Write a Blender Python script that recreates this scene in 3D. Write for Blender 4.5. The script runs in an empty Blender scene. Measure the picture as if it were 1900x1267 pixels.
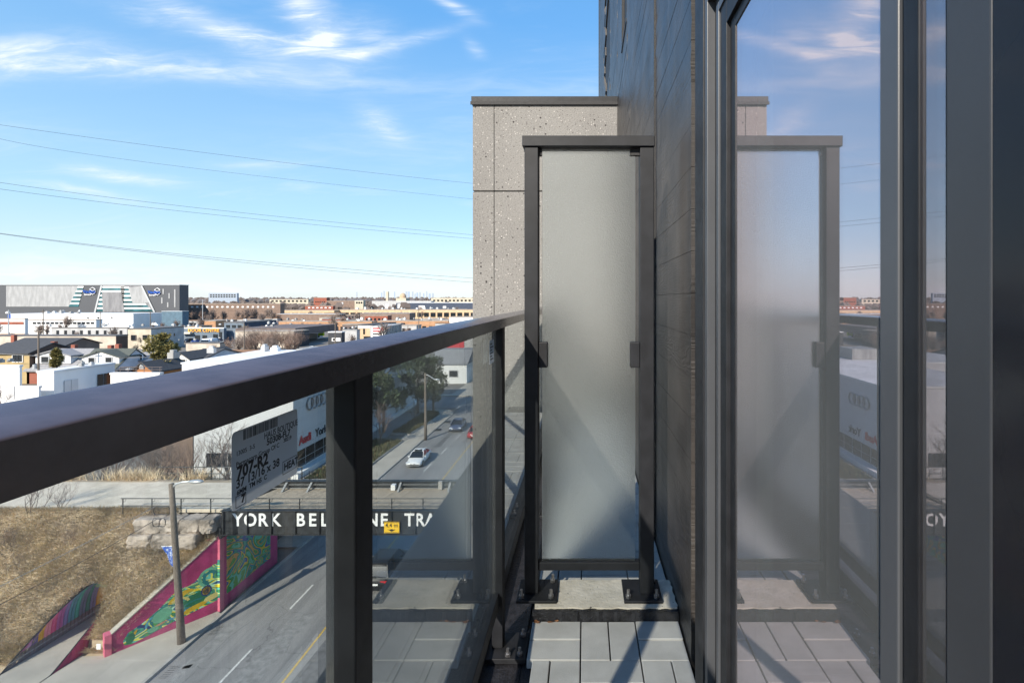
import bpy, math, random
import numpy as np
from mathutils import Vector, Matrix
RND = random.Random(11)
S = bpy.context.scene
COL = S.collection
EYE = 19.0                      # camera height over the street
F, VX, VY = 925.0, 1085.0, 555.0

# ------------------------------------------------------------------ camera
cam = bpy.data.cameras.new('camera'); camo = bpy.data.objects.new('camera', cam); COL.objects.link(camo)
camo.location = (0, 0, EYE); camo.rotation_euler = (math.radians(90), 0, 0)
cam.sensor_width = 36; cam.lens = F * 36 / 1900
cam.shift_x = (950 - VX) / 1900; cam.shift_y = (VY - 633.5) / 1900
cam.clip_start = 0.02; cam.clip_end = 20000
S.camera = camo
# ------------------------------------------------------------------ view / world / sun
S.view_settings.view_transform = 'Standard'; S.view_settings.look = 'None'
S.view_settings.exposure = 0.92; S.view_settings.gamma = 1
S.view_settings.use_curve_mapping = False
S.render.engine = 'CYCLES'
S.cycles.max_bounces = 10; S.cycles.transparent_max_bounces = 24; S.cycles.glossy_bounces = 5
S.cycles.transmission_bounces = 8; S.cycles.diffuse_bounces = 3
S.cycles.use_denoising = True; S.cycles.caustics_reflective = False; S.cycles.caustics_refractive = False
S.cycles.sample_clamp_indirect = 6
SUN_D = Vector((0.45, 1.0, -0.70)).normalized()
W = bpy.data.worlds.new('World'); S.world = W; W.use_nodes = True

class G:
    """small node graph helper"""
    def __init__(s, nt): s.nt = nt
    def n(s, t, **kw):
        nd = s.nt.nodes.new(t)
        for k, v in kw.items(): setattr(nd, k, v)
        return nd
    def l(s, a, b): s.nt.links.new(a, b)
    def put(s, sock, v):
        if hasattr(v, 'is_linked') or hasattr(v, 'links'): s.l(v, sock)
        else: sock.default_value = v
    def m(s, op, a, b=0.0, c=None, clamp=False):
        nd = s.n('ShaderNodeMath', operation=op, use_clamp=clamp)
        s.put(nd.inputs[0], a); s.put(nd.inputs[1], b)
        if c is not None: s.put(nd.inputs[2], c)
        return nd.outputs[0]
    def noise(s, vec, scale, detail=4, rough=.55, dist=0.0, dims='3D'):
        nd = s.n('ShaderNodeTexNoise', noise_dimensions=dims)
        if vec is not None: s.l(vec, nd.inputs['Vector'])
        nd.inputs['Scale'].default_value = scale; nd.inputs['Detail'].default_value = detail
        nd.inputs['Roughness'].default_value = rough; nd.inputs['Distortion'].default_value = dist
        return nd.outputs['Fac']
    def comb(s, x, y, z):
        nd = s.n('ShaderNodeCombineXYZ')
        for i, v in enumerate((x, y, z)): s.put(nd.inputs[i], v)
        return nd.outputs[0]
    def sep(s, v):
        nd = s.n('ShaderNodeSeparateXYZ'); s.l(v, nd.inputs[0]); return nd.outputs
    def mix(s, f, a, b):
        nd = s.n('ShaderNodeMix', data_type='RGBA')
        s.put(nd.inputs[0], f)
        for i, v in ((6, a), (7, b)):
            if isinstance(v, (tuple, list)): nd.inputs[i].default_value = (*v[:3], 1)
            else: s.l(v, nd.inputs[i])
        return nd.outputs[2]
    def ramp(s, f, stops, interp='LINEAR'):
        nd = s.n('ShaderNodeValToRGB'); nd.color_ramp.interpolation = interp
        el = nd.color_ramp.elements
        while len(el) < len(stops): el.new(0.5)
        for e, (p, c) in zip(el, stops):
            e.position = p; e.color = (*c, 1) if len(c) == 3 else c
        s.put(nd.inputs[0], f); return nd.outputs[0]
    def smooth(s, v, a, b):
        nd = s.n('ShaderNodeMapRange', interpolation_type='SMOOTHSTEP')
        s.put(nd.inputs[0], v); nd.inputs[1].default_value = a; nd.inputs[2].default_value = b
        return nd.outputs[0]

def world():
    nt = W.node_tree; nt.nodes.clear(); g = G(nt)
    sky = g.n('ShaderNodeTexSky', sky_type='NISHITA', sun_disc=False)
    sky.sun_elevation = math.asin(-SUN_D.z)
    sky.sun_rotation = math.atan2(-SUN_D.x, -SUN_D.y) % (2 * math.pi)
    sky.air_density = 1.0; sky.dust_density = 0.6; sky.ozone_density = 2.5; sky.altitude = 100
    d = g.n('ShaderNodeTexCoord').outputs['Generated']
    x, y, z = g.sep(d)
    yy = g.m('MAXIMUM', y, .12)
    u = g.m('DIVIDE', x, yy); v = g.m('DIVIDE', z, yy)
    warp = g.noise(g.comb(g.m('MULTIPLY', u, 2.2), g.m('MULTIPLY', v, 5), 0.), 1.6, 3)
    wv = g.m('MULTIPLY', g.m('SUBTRACT', warp, .5), .05)
    vw = g.m('ADD', v, wv)
    wisp = g.noise(g.comb(g.m('MULTIPLY', u, 2.6), g.m('MULTIPLY', vw, 17), 3.3), 2.0, 11, .66, .5)
    wisp = g.smooth(wisp, .36, .82)
    tot = None
    for (px, py, a, b, ang, amp) in (
            (40, 105, .26, .030, -3, 1.0), (330, 132, .40, .020, -3, .55), (430, 62, .17, .022, -12, 1.25), (580, 45, .075, .032, -48, 1.4),
            (590, 75, .07, .016, 24, 1.2), (340, 20, .15, .022, -28, .7), (225, 328, .11, .011, -4, 1.0), (150, 357, .12, .010, -8, .5), (705, 222, .055, .022, -35, .9),
            (665, 96, .035, .010, 0, 1.1), (690, 70, .035, .05, 70, .45), (780, 72, .07, .012, 12, .8), (835, 12, .05, .012, -30, 1.1), (880, 88, .012, .02, 60, .6), (500, 306, .09, .008, 0, .45),
            (-100, 515, .75, .05, 0, .9), (600, 530, .8, .022, 0, .4), (-600, 200, .6, .06, -6, .6), (1500, 150, .8, .09, 8, .35)):
        u0, v0 = (px - VX) / F, (VY - py) / F; c, s_ = math.cos(math.radians(ang)), math.sin(math.radians(ang))
        du = g.m('SUBTRACT', u, u0); dv = g.m('SUBTRACT', vw, v0)
        p = g.m('MULTIPLY', g.m('ADD', g.m('MULTIPLY', du, c), g.m('MULTIPLY', dv, s_)), 1 / a)
        q = g.m('MULTIPLY', g.m('SUBTRACT', g.m('MULTIPLY', dv, c), g.m('MULTIPLY', du, s_)), 1 / b)
        e = g.m('MULTIPLY', g.m('EXPONENT', g.m('MULTIPLY', g.m('ADD', g.m('MULTIPLY', p, p), g.m('MULTIPLY', q, q)), -1)), amp)
        tot = e if tot is None else g.m('ADD', tot, e)
    front = g.smooth(y, .10, .25)
    cl = g.m('MULTIPLY', g.m('MULTIPLY', tot, front), g.m('ADD', g.m('MULTIPLY', wisp, 1.1), .22))
    # the same kind of thin cirrus all over the dome
    zz = g.m('ADD', g.m('MAXIMUM', z, 0), .22)
    thin = g.noise(g.comb(g.m('DIVIDE', x, zz), g.m('MULTIPLY', g.m('DIVIDE', y, zz), 2.6), 0.), 1.1, 8, .6, 1.0)
    thin = g.m('MULTIPLY', g.smooth(thin, .52, .85), .30)
    f = g.m('MINIMUM', g.m('ADD', cl, thin), .93)
    f = g.m('MULTIPLY', f, g.smooth(z, -.02, .01))
    # paler band of air above the horizon
    hz = g.m('MULTIPLY', g.m('EXPONENT', g.m('MULTIPLY', g.m('MAXIMUM', z, 0), -7.0)), .5)
    skyc = g.n('ShaderNodeHueSaturation'); skyc.inputs['Saturation'].default_value = 1.10; skyc.inputs['Value'].default_value = SKYV
    g.l(sky.outputs[0], skyc.inputs['Color'])
    grad = g.ramp(g.m('MAXIMUM', z, 0), [(0, (.74, .83, .90)), (.06, (.62, .79, .91)), (.15, (.44, .715, .92)), (.48, (.150, .455, .91)), (1, (.08, .28, .68))])
    gs = g.n('ShaderNodeVectorMath', operation='SCALE'); g.l(grad, gs.inputs[0]); gs.inputs['Scale'].default_value = 4.65
    colr = g.mix(.72, skyc.outputs[0], gs.outputs[0])
    colr = g.mix(f, colr, (4.3, 4.6, 4.85))
    bg = g.n('ShaderNodeBackground'); bg.inputs['Strength'].default_value = 0.125
    g.l(colr, bg.inputs['Color'])
    out = g.n('ShaderNodeOutputWorld'); g.l(bg.outputs[0], out.inputs['Surface'])
SKYV = 1.0
world()
sun = bpy.data.lights.new('sun', 'SUN'); sun.energy = 4.1; sun.angle = math.radians(0.7); sun.color = (1.0, 0.91, 0.78)
suno = bpy.data.objects.new('sun', sun); COL.objects.link(suno); suno.location = (-20, -40, 60)
suno.rotation_euler = SUN_D.to_track_quat('-Z', 'Y').to_euler()

# ------------------------------------------------------------------ helpers
def at(px, py, Y): return Vector(((px - VX) / F * Y, Y, EYE - (py - VY) / F * Y))
def gr(px, py, z=0.0): return at(px, py, (EYE - z) * F / (py - VY))

class MB:
    def __init__(s): s.v = []; s.f = []; s.mi = []
    def add(s, vs, fs, mi=0):
        k = len(s.v); s.v += [tuple(p) for p in vs]
        s.f += [tuple(i + k for i in f) for f in fs]; s.mi += [mi] * len(fs); return s
    def box(s, x0, x1, y0, y1, z0, z1, mi=0, M=None):
        vs = [(x, y, z) for z in (z0, z1) for y in (y0, y1) for x in (x0, x1)]
        if M is not None: vs = [M @ Vector(p) for p in vs]
        return s.add(vs, [(0, 2, 3, 1), (4, 5, 7, 6), (0, 1, 5, 4), (2, 6, 7, 3), (0, 4, 6, 2), (1, 3, 7, 5)], mi)
    def prism(s, poly, axis, a, b, mi=0):
        """poly in the plane normal to axis: 'y' -> (x,z), 'x' -> (y,z), 'z' -> (x,y)"""
        n = len(poly)
        def P(p, t): return {'y': (p[0], t, p[1]), 'x': (t, p[0], p[1]), 'z': (p[0], p[1], t)}[axis]
        vs = [P(p, a) for p in poly] + [P(p, b) for p in poly]
        area = sum(poly[i][0] * poly[(i + 1) % n][1] - poly[(i + 1) % n][0] * poly[i][1] for i in range(n))
        flip = (area > 0) ^ (axis == 'y') ^ (b < a)
        fs = [tuple(range(n)), tuple(range(2 * n - 1, n - 1, -1))] + [(i, n + i, n + (i + 1) % n, (i + 1) % n) for i in range(n)]
        if not flip: fs = [f[::-1] for f in fs]
        fs = [f[::-1] for f in fs]
        return s.add(vs, fs, mi)
    def tube(s, pts, r, n=6, mi=0, cap=True):
        pts = [Vector(p) for p in pts]; rs = r if isinstance(r, (list, tuple)) else [r] * len(pts)
        k = len(s.v); N = len(pts)
        for i, p in enumerate(pts):
            t = (pts[min(i + 1, N - 1)] - pts[max(i - 1, 0)])
            if t.length < 1e-9: t = Vector((0, 0, 1))
            t.normalize(); a = Vector((0, 0, 1)) if abs(t.z) < .9 else Vector((1, 0, 0))
            u = t.cross(a).normalized(); w = t.cross(u)
            for j in range(n):
                q = 2 * math.pi * j / n
                s.v.append(tuple(p + (u * math.cos(q) + w * math.sin(q)) * rs[i]))
        for i in range(N - 1):
            for j in range(n):
                s.f.append((k + i * n + j, k + i * n + (j + 1) % n, k + (i + 1) * n + (j + 1) % n, k + (i + 1) * n + j)); s.mi.append(mi)
        if cap:
            s.f.append(tuple(k + j for j in range(n))[::-1]); s.f.append(tuple(k + (N - 1) * n + j for j in range(n))); s.mi += [mi, mi]
        return s
    def disc(s, c, r, axis, h, n=16, mi=0):
        c = Vector(c); ax = {'x': Vector((1, 0, 0)), 'y': Vector((0, 1, 0)), 'z': Vector((0, 0, 1))}[axis]
        return s.tube([c - ax * h / 2, c + ax * h / 2], r, n, mi)
    def loft(s, rings, mi=0, cap=True):
        k = len(s.v); n = len(rings[0])
        for r in rings: s.v += [tuple(p) for p in r]
        for i in range(len(rings) - 1):
            for j in range(n):
                s.f.append((k + i * n + j, k + i * n + (j + 1) % n, k + (i + 1) * n + (j + 1) % n, k + (i + 1) * n + j)); s.mi.append(mi)
        if cap:
            s.f.append(tuple(range(k, k + n))[::-1]); s.f.append(tuple(range(k + (len(rings) - 1) * n, k + len(rings) * n))); s.mi += [mi, mi]
        return s
    def mesh(s, name, mats, smooth=False):
        me = bpy.data.meshes.new(name); me.from_pydata(s.v, [], s.f)
        for m in (mats if isinstance(mats, (list, tuple)) else [mats]): me.materials.append(m)
        if isinstance(mats, (list, tuple)) and len(mats) > 1: me.polygons.foreach_set('material_index', s.mi)
        if smooth: me.polygons.foreach_set('use_smooth', [True] * len(me.polygons))
        me.update(); return me
    def build(s, name, mats, parent=None, smooth=False, bevel=0, seg=2):
        return link(name, s.mesh(name, mats, smooth), parent, bevel, seg)
def link(name, me, parent=None, bevel=0, seg=2):
    o = bpy.data.objects.new(name, me); COL.objects.link(o)
    if parent is not None:
        o.parent = parent
        if parent.type == 'EMPTY': o.matrix_parent_inverse = Matrix.Translation(-Vector(parent.location))
    if bevel:
        b = o.modifiers.new('bevel', 'BEVEL'); b.width = bevel; b.segments = seg; b.limit_method = 'ANGLE'; b.angle_limit = .6
    return o
def thing(name, label, cat, loc=(0, 0, 0), group=None):
    o = bpy.data.objects.new(name, None); COL.objects.link(o); o.location = loc; o.empty_display_size = .1
    return tag(o, label, cat, group)
def tag(o, label, cat, group=None):
    o['label'] = label; o['category'] = cat
    if group: o['group'] = group
    return o
def struct(o, kind='structure'):
    o['kind'] = kind; return o
def copy_tree(o, parent=None):
    c = o.copy(); COL.objects.link(c)
    if parent is not None: c.parent = parent
    for ch in o.children: copy_tree(ch, c)
    return c
def recolor(o, m, slot=0):
    o.material_slots[slot].link = 'OBJECT'; o.material_slots[slot].material = m
FACE = {'-y': Matrix(((1, 0, 0), (0, 0, -1), (0, 1, 0))), '+x': Matrix(((0, 0, 1), (1, 0, 0), (0, 1, 0)))}
def text(name, body, size, m, parent, loc, facing, extrude=.01, bold=0.0, align='CENTER', sx=1.0, shear=0.0, space=1.0):
    cu = bpy.data.curves.new(name, 'FONT'); cu.body = body; cu.size = size; cu.extrude = extrude; cu.offset = bold * size
    cu.align_x = align; cu.align_y = 'CENTER'; cu.shear = shear; cu.space_character = space; cu.resolution_u = 3
    t = bpy.data.objects.new('text_source', cu); COL.objects.link(t)
    dg = bpy.context.evaluated_depsgraph_get(); me = bpy.data.meshes.new_from_object(t.evaluated_get(dg))
    bpy.data.objects.remove(t); bpy.data.curves.remove(cu)
    me.name = name; me.materials.clear(); me.materials.append(m)
    M = Matrix.Translation(loc) @ FACE[facing].to_4x4() @ Matrix.Diagonal((sx, 1, 1, 1))
    me.transform(M); return link(name, me, parent)

# ------------------------------------------------------------------ materials
def newmat(name):
    m = bpy.data.materials.new(name); m.use_nodes = True; nt = m.node_tree; nt.nodes.clear(); g = G(nt)
    out = g.n('ShaderNodeOutputMaterial'); return m, g, out
def mat(name, col, rough=.7, metal=0.0, var=.12, scale=3.0, bump=0.0, bscale=60.0, spec=.5, col2=None, stretch=(1, 1, 1), detail=5, rvar=0.0):
    m, g, out = newmat(name)
    p = g.n('ShaderNodeBsdfPrincipled'); g.l(p.outputs[0], out.inputs[0])
    p.inputs['Roughness'].default_value = rough; p.inputs['Metallic'].default_value = metal
    p.inputs['Specular IOR Level'].default_value = spec
    tc = g.n('ShaderNodeTexCoord').outputs['Object']
    if stretch != (1, 1, 1):
        vm = g.n('ShaderNodeVectorMath', operation='MULTIPLY'); g.l(tc, vm.inputs[0]); vm.inputs[1].default_value = stretch; tc = vm.outputs[0]
    f = g.noise(tc, scale, detail)
    a = tuple(c * (1 - var) for c in col) if col2 is None else col
    b = tuple(min(1, c * (1 + var)) for c in col) if col2 is None else col2
    g.l(g.mix(g.smooth(f, .3, .7), a, b), p.inputs['Base Color'])
    if rvar:
        r = g.m('ADD', g.m('MULTIPLY', g.m('SUBTRACT', g.noise(tc, scale * 2.3, 6), .5), rvar), rough, clamp=True); g.l(r, p.inputs['Roughness'])
    if bump:
        bp = g.n('ShaderNodeBump'); bp.inputs['Strength'].default_value = bump; bp.inputs['Distance'].default_value = .01
        g.l(g.noise(tc, bscale, 4), bp.inputs['Height']); g.l(bp.outputs[0], p.inputs['Normal'])
    return m
def schlick(g, f0, power=5.0):
    lw = g.n('ShaderNodeLayerWeight'); lw.inputs['Blend'].default_value = .5
    return g.m('ADD', g.m('MULTIPLY', g.m('POWER', lw.outputs['Facing'], power), 1 - f0), f0)
def glass(name, f0=.04, tint=(.93, .96, .95), refl=(1, 1, 1), dirt=.0):
    m, g, out = newmat(name)
    tr = g.n('ShaderNodeBsdfTransparent'); tr.inputs[0].default_value = (*tint, 1)
    gl = g.n('ShaderNodeBsdfGlossy'); gl.inputs['Roughness'].default_value = 0.0; gl.inputs['Color'].default_value = (*refl, 1)
    mx = g.n('ShaderNodeMixShader'); g.l(schlick(g, f0), mx.inputs[0]); g.l(tr.outputs[0], mx.inputs[1]); g.l(gl.outputs[0], mx.inputs[2])
    last = mx.outputs[0]
    if dirt:  # diffuse film: dirt on the railing, painted haze on the window
        df = g.n('ShaderNodeBsdfDiffuse'); df.inputs[0].default_value = (.7, .72, .72, 1)
        tc = g.n('ShaderNodeTexCoord').outputs['Object']
        d = g.m('MULTIPLY', g.m('ADD', .7, g.m('MULTIPLY', g.noise(tc, 3, 4, .5), .6)), dirt)
        m2 = g.n('ShaderNodeMixShader'); g.l(d, m2.inputs[0]); g.l(last, m2.inputs[1]); g.l(df.outputs[0], m2.inputs[2]); last = m2.outputs[0]
    g.l(last, out.inputs[0]); return m

M = {}
M['frame'] = mat('charcoal powder coat', (.0135, .0145, .0175), .52, var=.25, scale=14, bump=.06, bscale=900, rvar=.16, spec=.3)
M['rail'] = mat('charcoal rail coat', (.064, .058, .076), .21, var=.18, scale=26, bump=.02, bscale=900, rvar=.08, spec=1.0, detail=9)
M['frame_mid'] = mat('grey window coat', (.06, .064, .072), .42, var=.06, scale=7, bump=.04, bscale=700)
M['black'] = mat('black gasket', (.008, .008, .010), .6, var=.3, scale=40, bump=.3, bscale=300)
M['bitumen'] = mat('black waterproofing', (.014, .014, .017), .42, var=.5, scale=30, bump=.5, bscale=120, rvar=.3)
M['ledge'] = mat('dark metal ledge', (.020, .021, .025), .55, var=.2, scale=4, bump=.05, bscale=60)
M['paver'] = mat('grey paver', (.47, .455, .44), .8, var=.13, scale=7, bump=.3, bscale=420, rvar=.1, detail=10)
M['steel'] = mat('zinc bolt', (.35, .35, .36), .35, metal=.9, var=.1, scale=50)
M['glass'] = glass('railing glass', .125, (.90, .935, .93), (.97, .99, 1.0), .02)
M['window'] = glass('coated window glass', .50, (.62, .68, .66), (1.0, .86, .95), .10)  # last value adds a pale haze that washes out the reflection
M['white'] = mat('white paint', (.80, .80, .80), .6, scale=.25, col2=(.70, .695, .68), stretch=(1, 1, .25), detail=9)
M['whiteroof'] = mat('white roof membrane', (.76, .76, .76), .7, scale=.25, col2=(.58, .575, .56), detail=9)
M['red'] = mat('red sign paint', (.5, .015, .03), .45, var=.05)
M['ink'] = mat('black print', (.012, .012, .014), .5, var=.05)
def label_mat():
    m, g, out = newmat('pale grey label'); a = g.n('ShaderNodeBsdfDiffuse'); a.inputs[0].default_value = (.62, .63, .66, 1)
    t = g.n('ShaderNodeBsdfTranslucent'); t.inputs[0].default_value = (.85, .86, .9, 1); x = g.n('ShaderNodeMixShader'); x.inputs[0].default_value = .5
    g.l(a.outputs[0], x.inputs[1]); g.l(t.outputs[0], x.inputs[2]); g.l(x.outputs[0], out.inputs[0]); return m
M['label'] = label_mat()
M['letter'] = mat('white letter', (.80, .80, .80), .5, var=.03)
M['yellow'] = mat('yellow sign', (.82, .50, .015), .5, var=.03)
M['asphalt'] = None
M['wood_pole'] = mat('weathered pole', (.16, .13, .105), .85, var=.35, scale=6, stretch=(8, 8, .7), bump=.4, bscale=12)
M['lamp'] = mat('lamp aluminium', (.55, .56, .57), .4, metal=.5, var=.05)
M['darkglass'] = mat('dark window glass', (.018, .022, .026), .08, var=.3, scale=.5, spec=.8)
M['teal'] = mat('teal glazing', (.02, .10, .12), .12, var=.5, scale=.15, spec=.8)
M['bark'] = mat('grey brown bark', (.12, .095, .08), .9, var=.3, scale=5)
M['twig'] = mat('bare twigs', (.16, .125, .11), .9, var=.25, scale=2)
M['twig2'] = mat('reddish twigs', (.18, .125, .105), .9, var=.25, scale=2)
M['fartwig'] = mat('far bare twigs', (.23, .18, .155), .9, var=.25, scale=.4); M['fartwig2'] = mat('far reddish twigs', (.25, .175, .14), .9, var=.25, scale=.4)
M['conifer'] = mat('conifer needles', (.045, .065, .030), .8, var=.5, scale=1.2)
M['cedar'] = mat('olive cedar', (.21, .18, .06), .8, var=.4, scale=1.2)
M['drygrass'] = mat('dry grass', (.30, .22, .125), .9, var=.0, scale=.8, col2=(.20, .155, .10))
M['dirt'] = mat('brown soil', (.33, .255, .18), .95, scale=1.4, col2=(.44, .355, .25), bump=.8, bscale=6, detail=9)
M['trail'] = mat('crushed stone', (.60, .52, .42), .95, var=.12, scale=1.2, bump=.3, bscale=30, detail=9)
M['sidewalk'] = mat('concrete pavement', (.47, .43, .37), .9, col2=(.36, .33, .285), scale=.55, bump=.25, bscale=40, detail=10)
M['kerb'] = mat('kerb concrete', (.38, .36, .33), .9, var=.15, scale=2, bump=.2, bscale=30)
M['stone'] = mat('armour stone', (.33, .28, .24), .95, var=.45, scale=1.5, bump=1.0, bscale=5, detail=10)
M['girder'] = mat('black girder paint', (.022, .024, .027), .5, var=.5, scale=3, bump=.3, bscale=12)
M['plank'] = mat('weathered deck plank', (.40, .325, .24), .85, var=.18, scale=1.5, stretch=(3, 3, 3))
M['pink'] = mat('magenta wall paint', (.46, .045, .16), .75, var=.22, scale=1.1, detail=9)
M['pinklight'] = mat('pink wall paint', (.62, .14, .22), .75, var=.1, scale=2)
M['tyre'] = mat('tyre rubber', (.012, .012, .013), .8)
M['rim'] = mat('alloy rim', (.4, .4, .42), .3, metal=.8)
M['carglass'] = mat('car glass', (.010, .012, .015), .05, spec=.9, var=.1)
M['carwhite'] = mat('white car paint', (.78, .78, .77), .22, var=.02)
M['carblue'] = mat('slate blue car paint', (.06, .085, .16), .22, var=.03)
M['carred'] = mat('red car paint', (.35, .02, .025), .25, var=.03)
M['cardark'] = mat('dark car paint', (.012, .013, .016), .5, var=.05)
M['headlamp'] = mat('headlamp lens', (.6, .62, .64), .1, var=.05, spec=.9)
M['tail'] = mat('tail lamp lens', (.55, .02, .03), .2, var=.05)

def paver_mat():
    pass
def concrete_mat():
    m, g, out = newmat('exposed aggregate concrete'); p = g.n('ShaderNodeBsdfPrincipled'); g.l(p.outputs[0], out.inputs[0])
    tc = g.n('ShaderNodeTexCoord').outputs['Object']
    base = g.mix(g.smooth(g.noise(tc, 1.1, 6), .3, .7), (.186, .180, .174), (.232, .226, .218))
    fine = g.noise(tc, 95, 4, .7)
    base = g.mix(g.m('MULTIPLY', g.smooth(fine, .42, .62), .5), base, (.33, .32, .305))
    base = g.mix(g.m('MULTIPLY', g.smooth(g.noise(tc, 70, 4, .7), .50, .64), .6), base, (.10, .095, .09))
    def spots(scale, thr, seed, prob):
        vm = g.n('ShaderNodeVectorMath', operation='ADD'); g.l(tc, vm.inputs[0]); vm.inputs[1].default_value = (seed, seed * 2, seed * 3)
        v = g.n('ShaderNodeTexVoronoi', feature='F1'); g.l(vm.outputs[0], v.inputs['Vector']); v.inputs['Scale'].default_value = scale
        r = g.sep(v.outputs['Color'])[0]
        rad = g.m('MULTIPLY', g.m('GREATER_THAN', r, prob), g.m('MULTIPLY', r, thr))
        return g.m('LESS_THAN', v.outputs['Distance'], rad)
    blk = spots(17, .17, 1.3, .74); blk2 = spots(36, .24, 5.1, .72); wht = spots(40, .27, 8.7, .7)
    c = g.mix(wht, base, (.45, .43, .41)); c = g.mix(blk2, c, (.10, .09, .088)); c = g.mix(blk, c, (.045, .04, .04))
    g.l(c, p.inputs['Base Color']); p.inputs['Roughness'].default_value = .9
    bp = g.n('ShaderNodeBump'); bp.inputs['Strength'].default_value = .5; bp.inputs['Distance'].default_value = .004
    h = g.m('SUBTRACT', fine, g.m('ADD', g.m('MULTIPLY', blk, .9), g.m('MULTIPLY', blk2, .5)))
    g.l(h, bp.inputs['Height']); g.l(bp.outputs[0], p.inputs['Normal']); return m
M['concrete'] = concrete_mat()
def kerbstone_mat():
    m, g, out = newmat('rough cast concrete'); p = g.n('ShaderNodeBsdfPrincipled'); g.l(p.outputs[0], out.inputs[0])
    tc = g.n('ShaderNodeTexCoord').outputs['Object']
    c = g.mix(g.smooth(g.noise(tc, 14, 8, .65), .3, .7), (.50, .455, .385), (.66, .60, .52))
    c = g.mix(g.smooth(g.noise(tc, 70, 3), .66, .72), c, (.07, .06, .055))
    c = g.mix(g.m('MULTIPLY', g.smooth(g.noise(tc, 5, 6), .55, .7), .5), c, (.26, .235, .20))
    g.l(c, p.inputs['Base Color']); p.inputs['Roughness'].default_value = .95
    bp = g.n('ShaderNodeBump'); bp.inputs['Strength'].default_value = .6; bp.inputs['Distance'].default_value = .004
    g.l(g.noise(tc, 80, 6), bp.inputs['Height']); g.l(bp.outputs[0], p.inputs['Normal']); return m
M['cast'] = kerbstone_mat()
def siding_mat():
    m, g, out = newmat('wood grained black siding'); p = g.n('ShaderNodeBsdfPrincipled'); g.l(p.outputs[0], out.inputs[0])
    geo = g.n('ShaderNodeNewGeometry'); tc = g.n('ShaderNodeTexCoord').outputs['Object']
    info = g.n('ShaderNodeObjectInfo').outputs['Random']
    x, y, z = g.sep(tc)
    gy = g.m('ADD', g.m('MULTIPLY', y, 2.2), g.m('MULTIPLY', info, 37)); wob = g.m('MULTIPLY', g.noise(g.comb(gy, g.m('MULTIPLY', z, 6), 0.), 1.4, 3), 2.4)
    ring = g.m('ADD', g.m('MULTIPLY', z, 95), g.m('MULTIPLY', wob, 9))
    grain = g.m('SINE', g.m('MULTIPLY', ring, 2.6))
    fine = g.noise(g.comb(g.m('MULTIPLY', y, 9), g.m('MULTIPLY', z, 260), info), 1.0, 4, .6)
    patch = g.smooth(g.noise(g.comb(gy, g.m('MULTIPLY', z, 5), 2.), .9, 4), .42, .70)
    c = g.mix(g.smooth(g.noise(tc, 2.6, 8, .65), .3, .72), (.013, .012, .0125), (.050, .045, .043))
    c = g.mix(g.m('MULTIPLY', g.smooth(g.noise(g.comb(0., g.m('MULTIPLY', y, 14), g.m('MULTIPLY', z, .9)), 1.0, 7, .6), .5, .8), .5), c, (.105, .095, .085))
    chalk = g.m('MULTIPLY', g.smooth(g.noise(g.comb(0., g.m('MULTIPLY', y, 22), g.m('MULTIPLY', z, 5)), 1.0, 9, .72), .60, .70),
                g.m('MULTIPLY', g.smooth(z, 18.75, 18.3), g.smooth(y, 2.05, 1.75)))
    c = g.mix(g.m('MULTIPLY', chalk, .8), c, (.30, .32, .34))
    g.l(c, p.inputs['Base Color'])
    g.l(g.m('ADD', .30, g.m('MULTIPLY', g.noise(tc, 5, 5), .22)), p.inputs['Roughness'])
    bp = g.n('ShaderNodeBump'); bp.inputs['Strength'].default_value = .55; bp.inputs['Distance'].default_value = .003
    h = g.m('ADD', g.m('MULTIPLY', g.m('MULTIPLY', grain, patch), .55), fine)
    g.l(h, bp.inputs['Height']); g.l(bp.outputs[0], p.inputs['Normal']); return m
M['siding'] = siding_mat()
def frost_mat():
    m, g, out = newmat('frosted glass'); tc = g.n('ShaderNodeTexCoord').outputs['Object']
    n1 = g.noise(tc, 230, 3, .6); bp = g.n('ShaderNodeBump'); bp.inputs['Strength'].default_value = .8; bp.inputs['Distance'].default_value = .004
    g.l(n1, bp.inputs['Height'])
    rf = g.n('ShaderNodeBsdfRefraction'); rf.inputs['Roughness'].default_value = .42; rf.inputs['IOR'].default_value = 1.13
    rf.inputs['Color'].default_value = (.955, .99, 1.0, 1); g.l(bp.outputs[0], rf.inputs['Normal'])
    df = g.n('ShaderNodeBsdfDiffuse'); g.l(g.mix(g.smooth(n1, .35, .65), (.52, .55, .53), (.66, .69, .67)), df.inputs[0]); g.l(bp.outputs[0], df.inputs['Normal'])
    tl = g.n('ShaderNodeBsdfTranslucent'); tl.inputs[0].default_value = (.88, .9, .88, 1)
    gl = g.n('ShaderNodeBsdfGlossy'); gl.inputs['Roughness'].default_value = .35; g.l(bp.outputs[0], gl.inputs['Normal'])
    a = g.n('ShaderNodeMixShader'); a.inputs[0].default_value = .03; g.l(rf.outputs[0], a.inputs[1]); g.l(df.outputs[0], a.inputs[2])
    b = g.n('ShaderNodeMixShader'); b.inputs[0].default_value = .03; g.l(a.outputs[0], b.inputs[1]); g.l(tl.outputs[0], b.inputs[2])
    c = g.n('ShaderNodeMixShader'); c.inputs[0].default_value = .015; g.l(b.outputs[0], c.inputs[1]); g.l(gl.outputs[0], c.inputs[2])
    g.l(c.outputs[0], out.inputs[0]); return m
M['frost'] = frost_mat()
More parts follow.
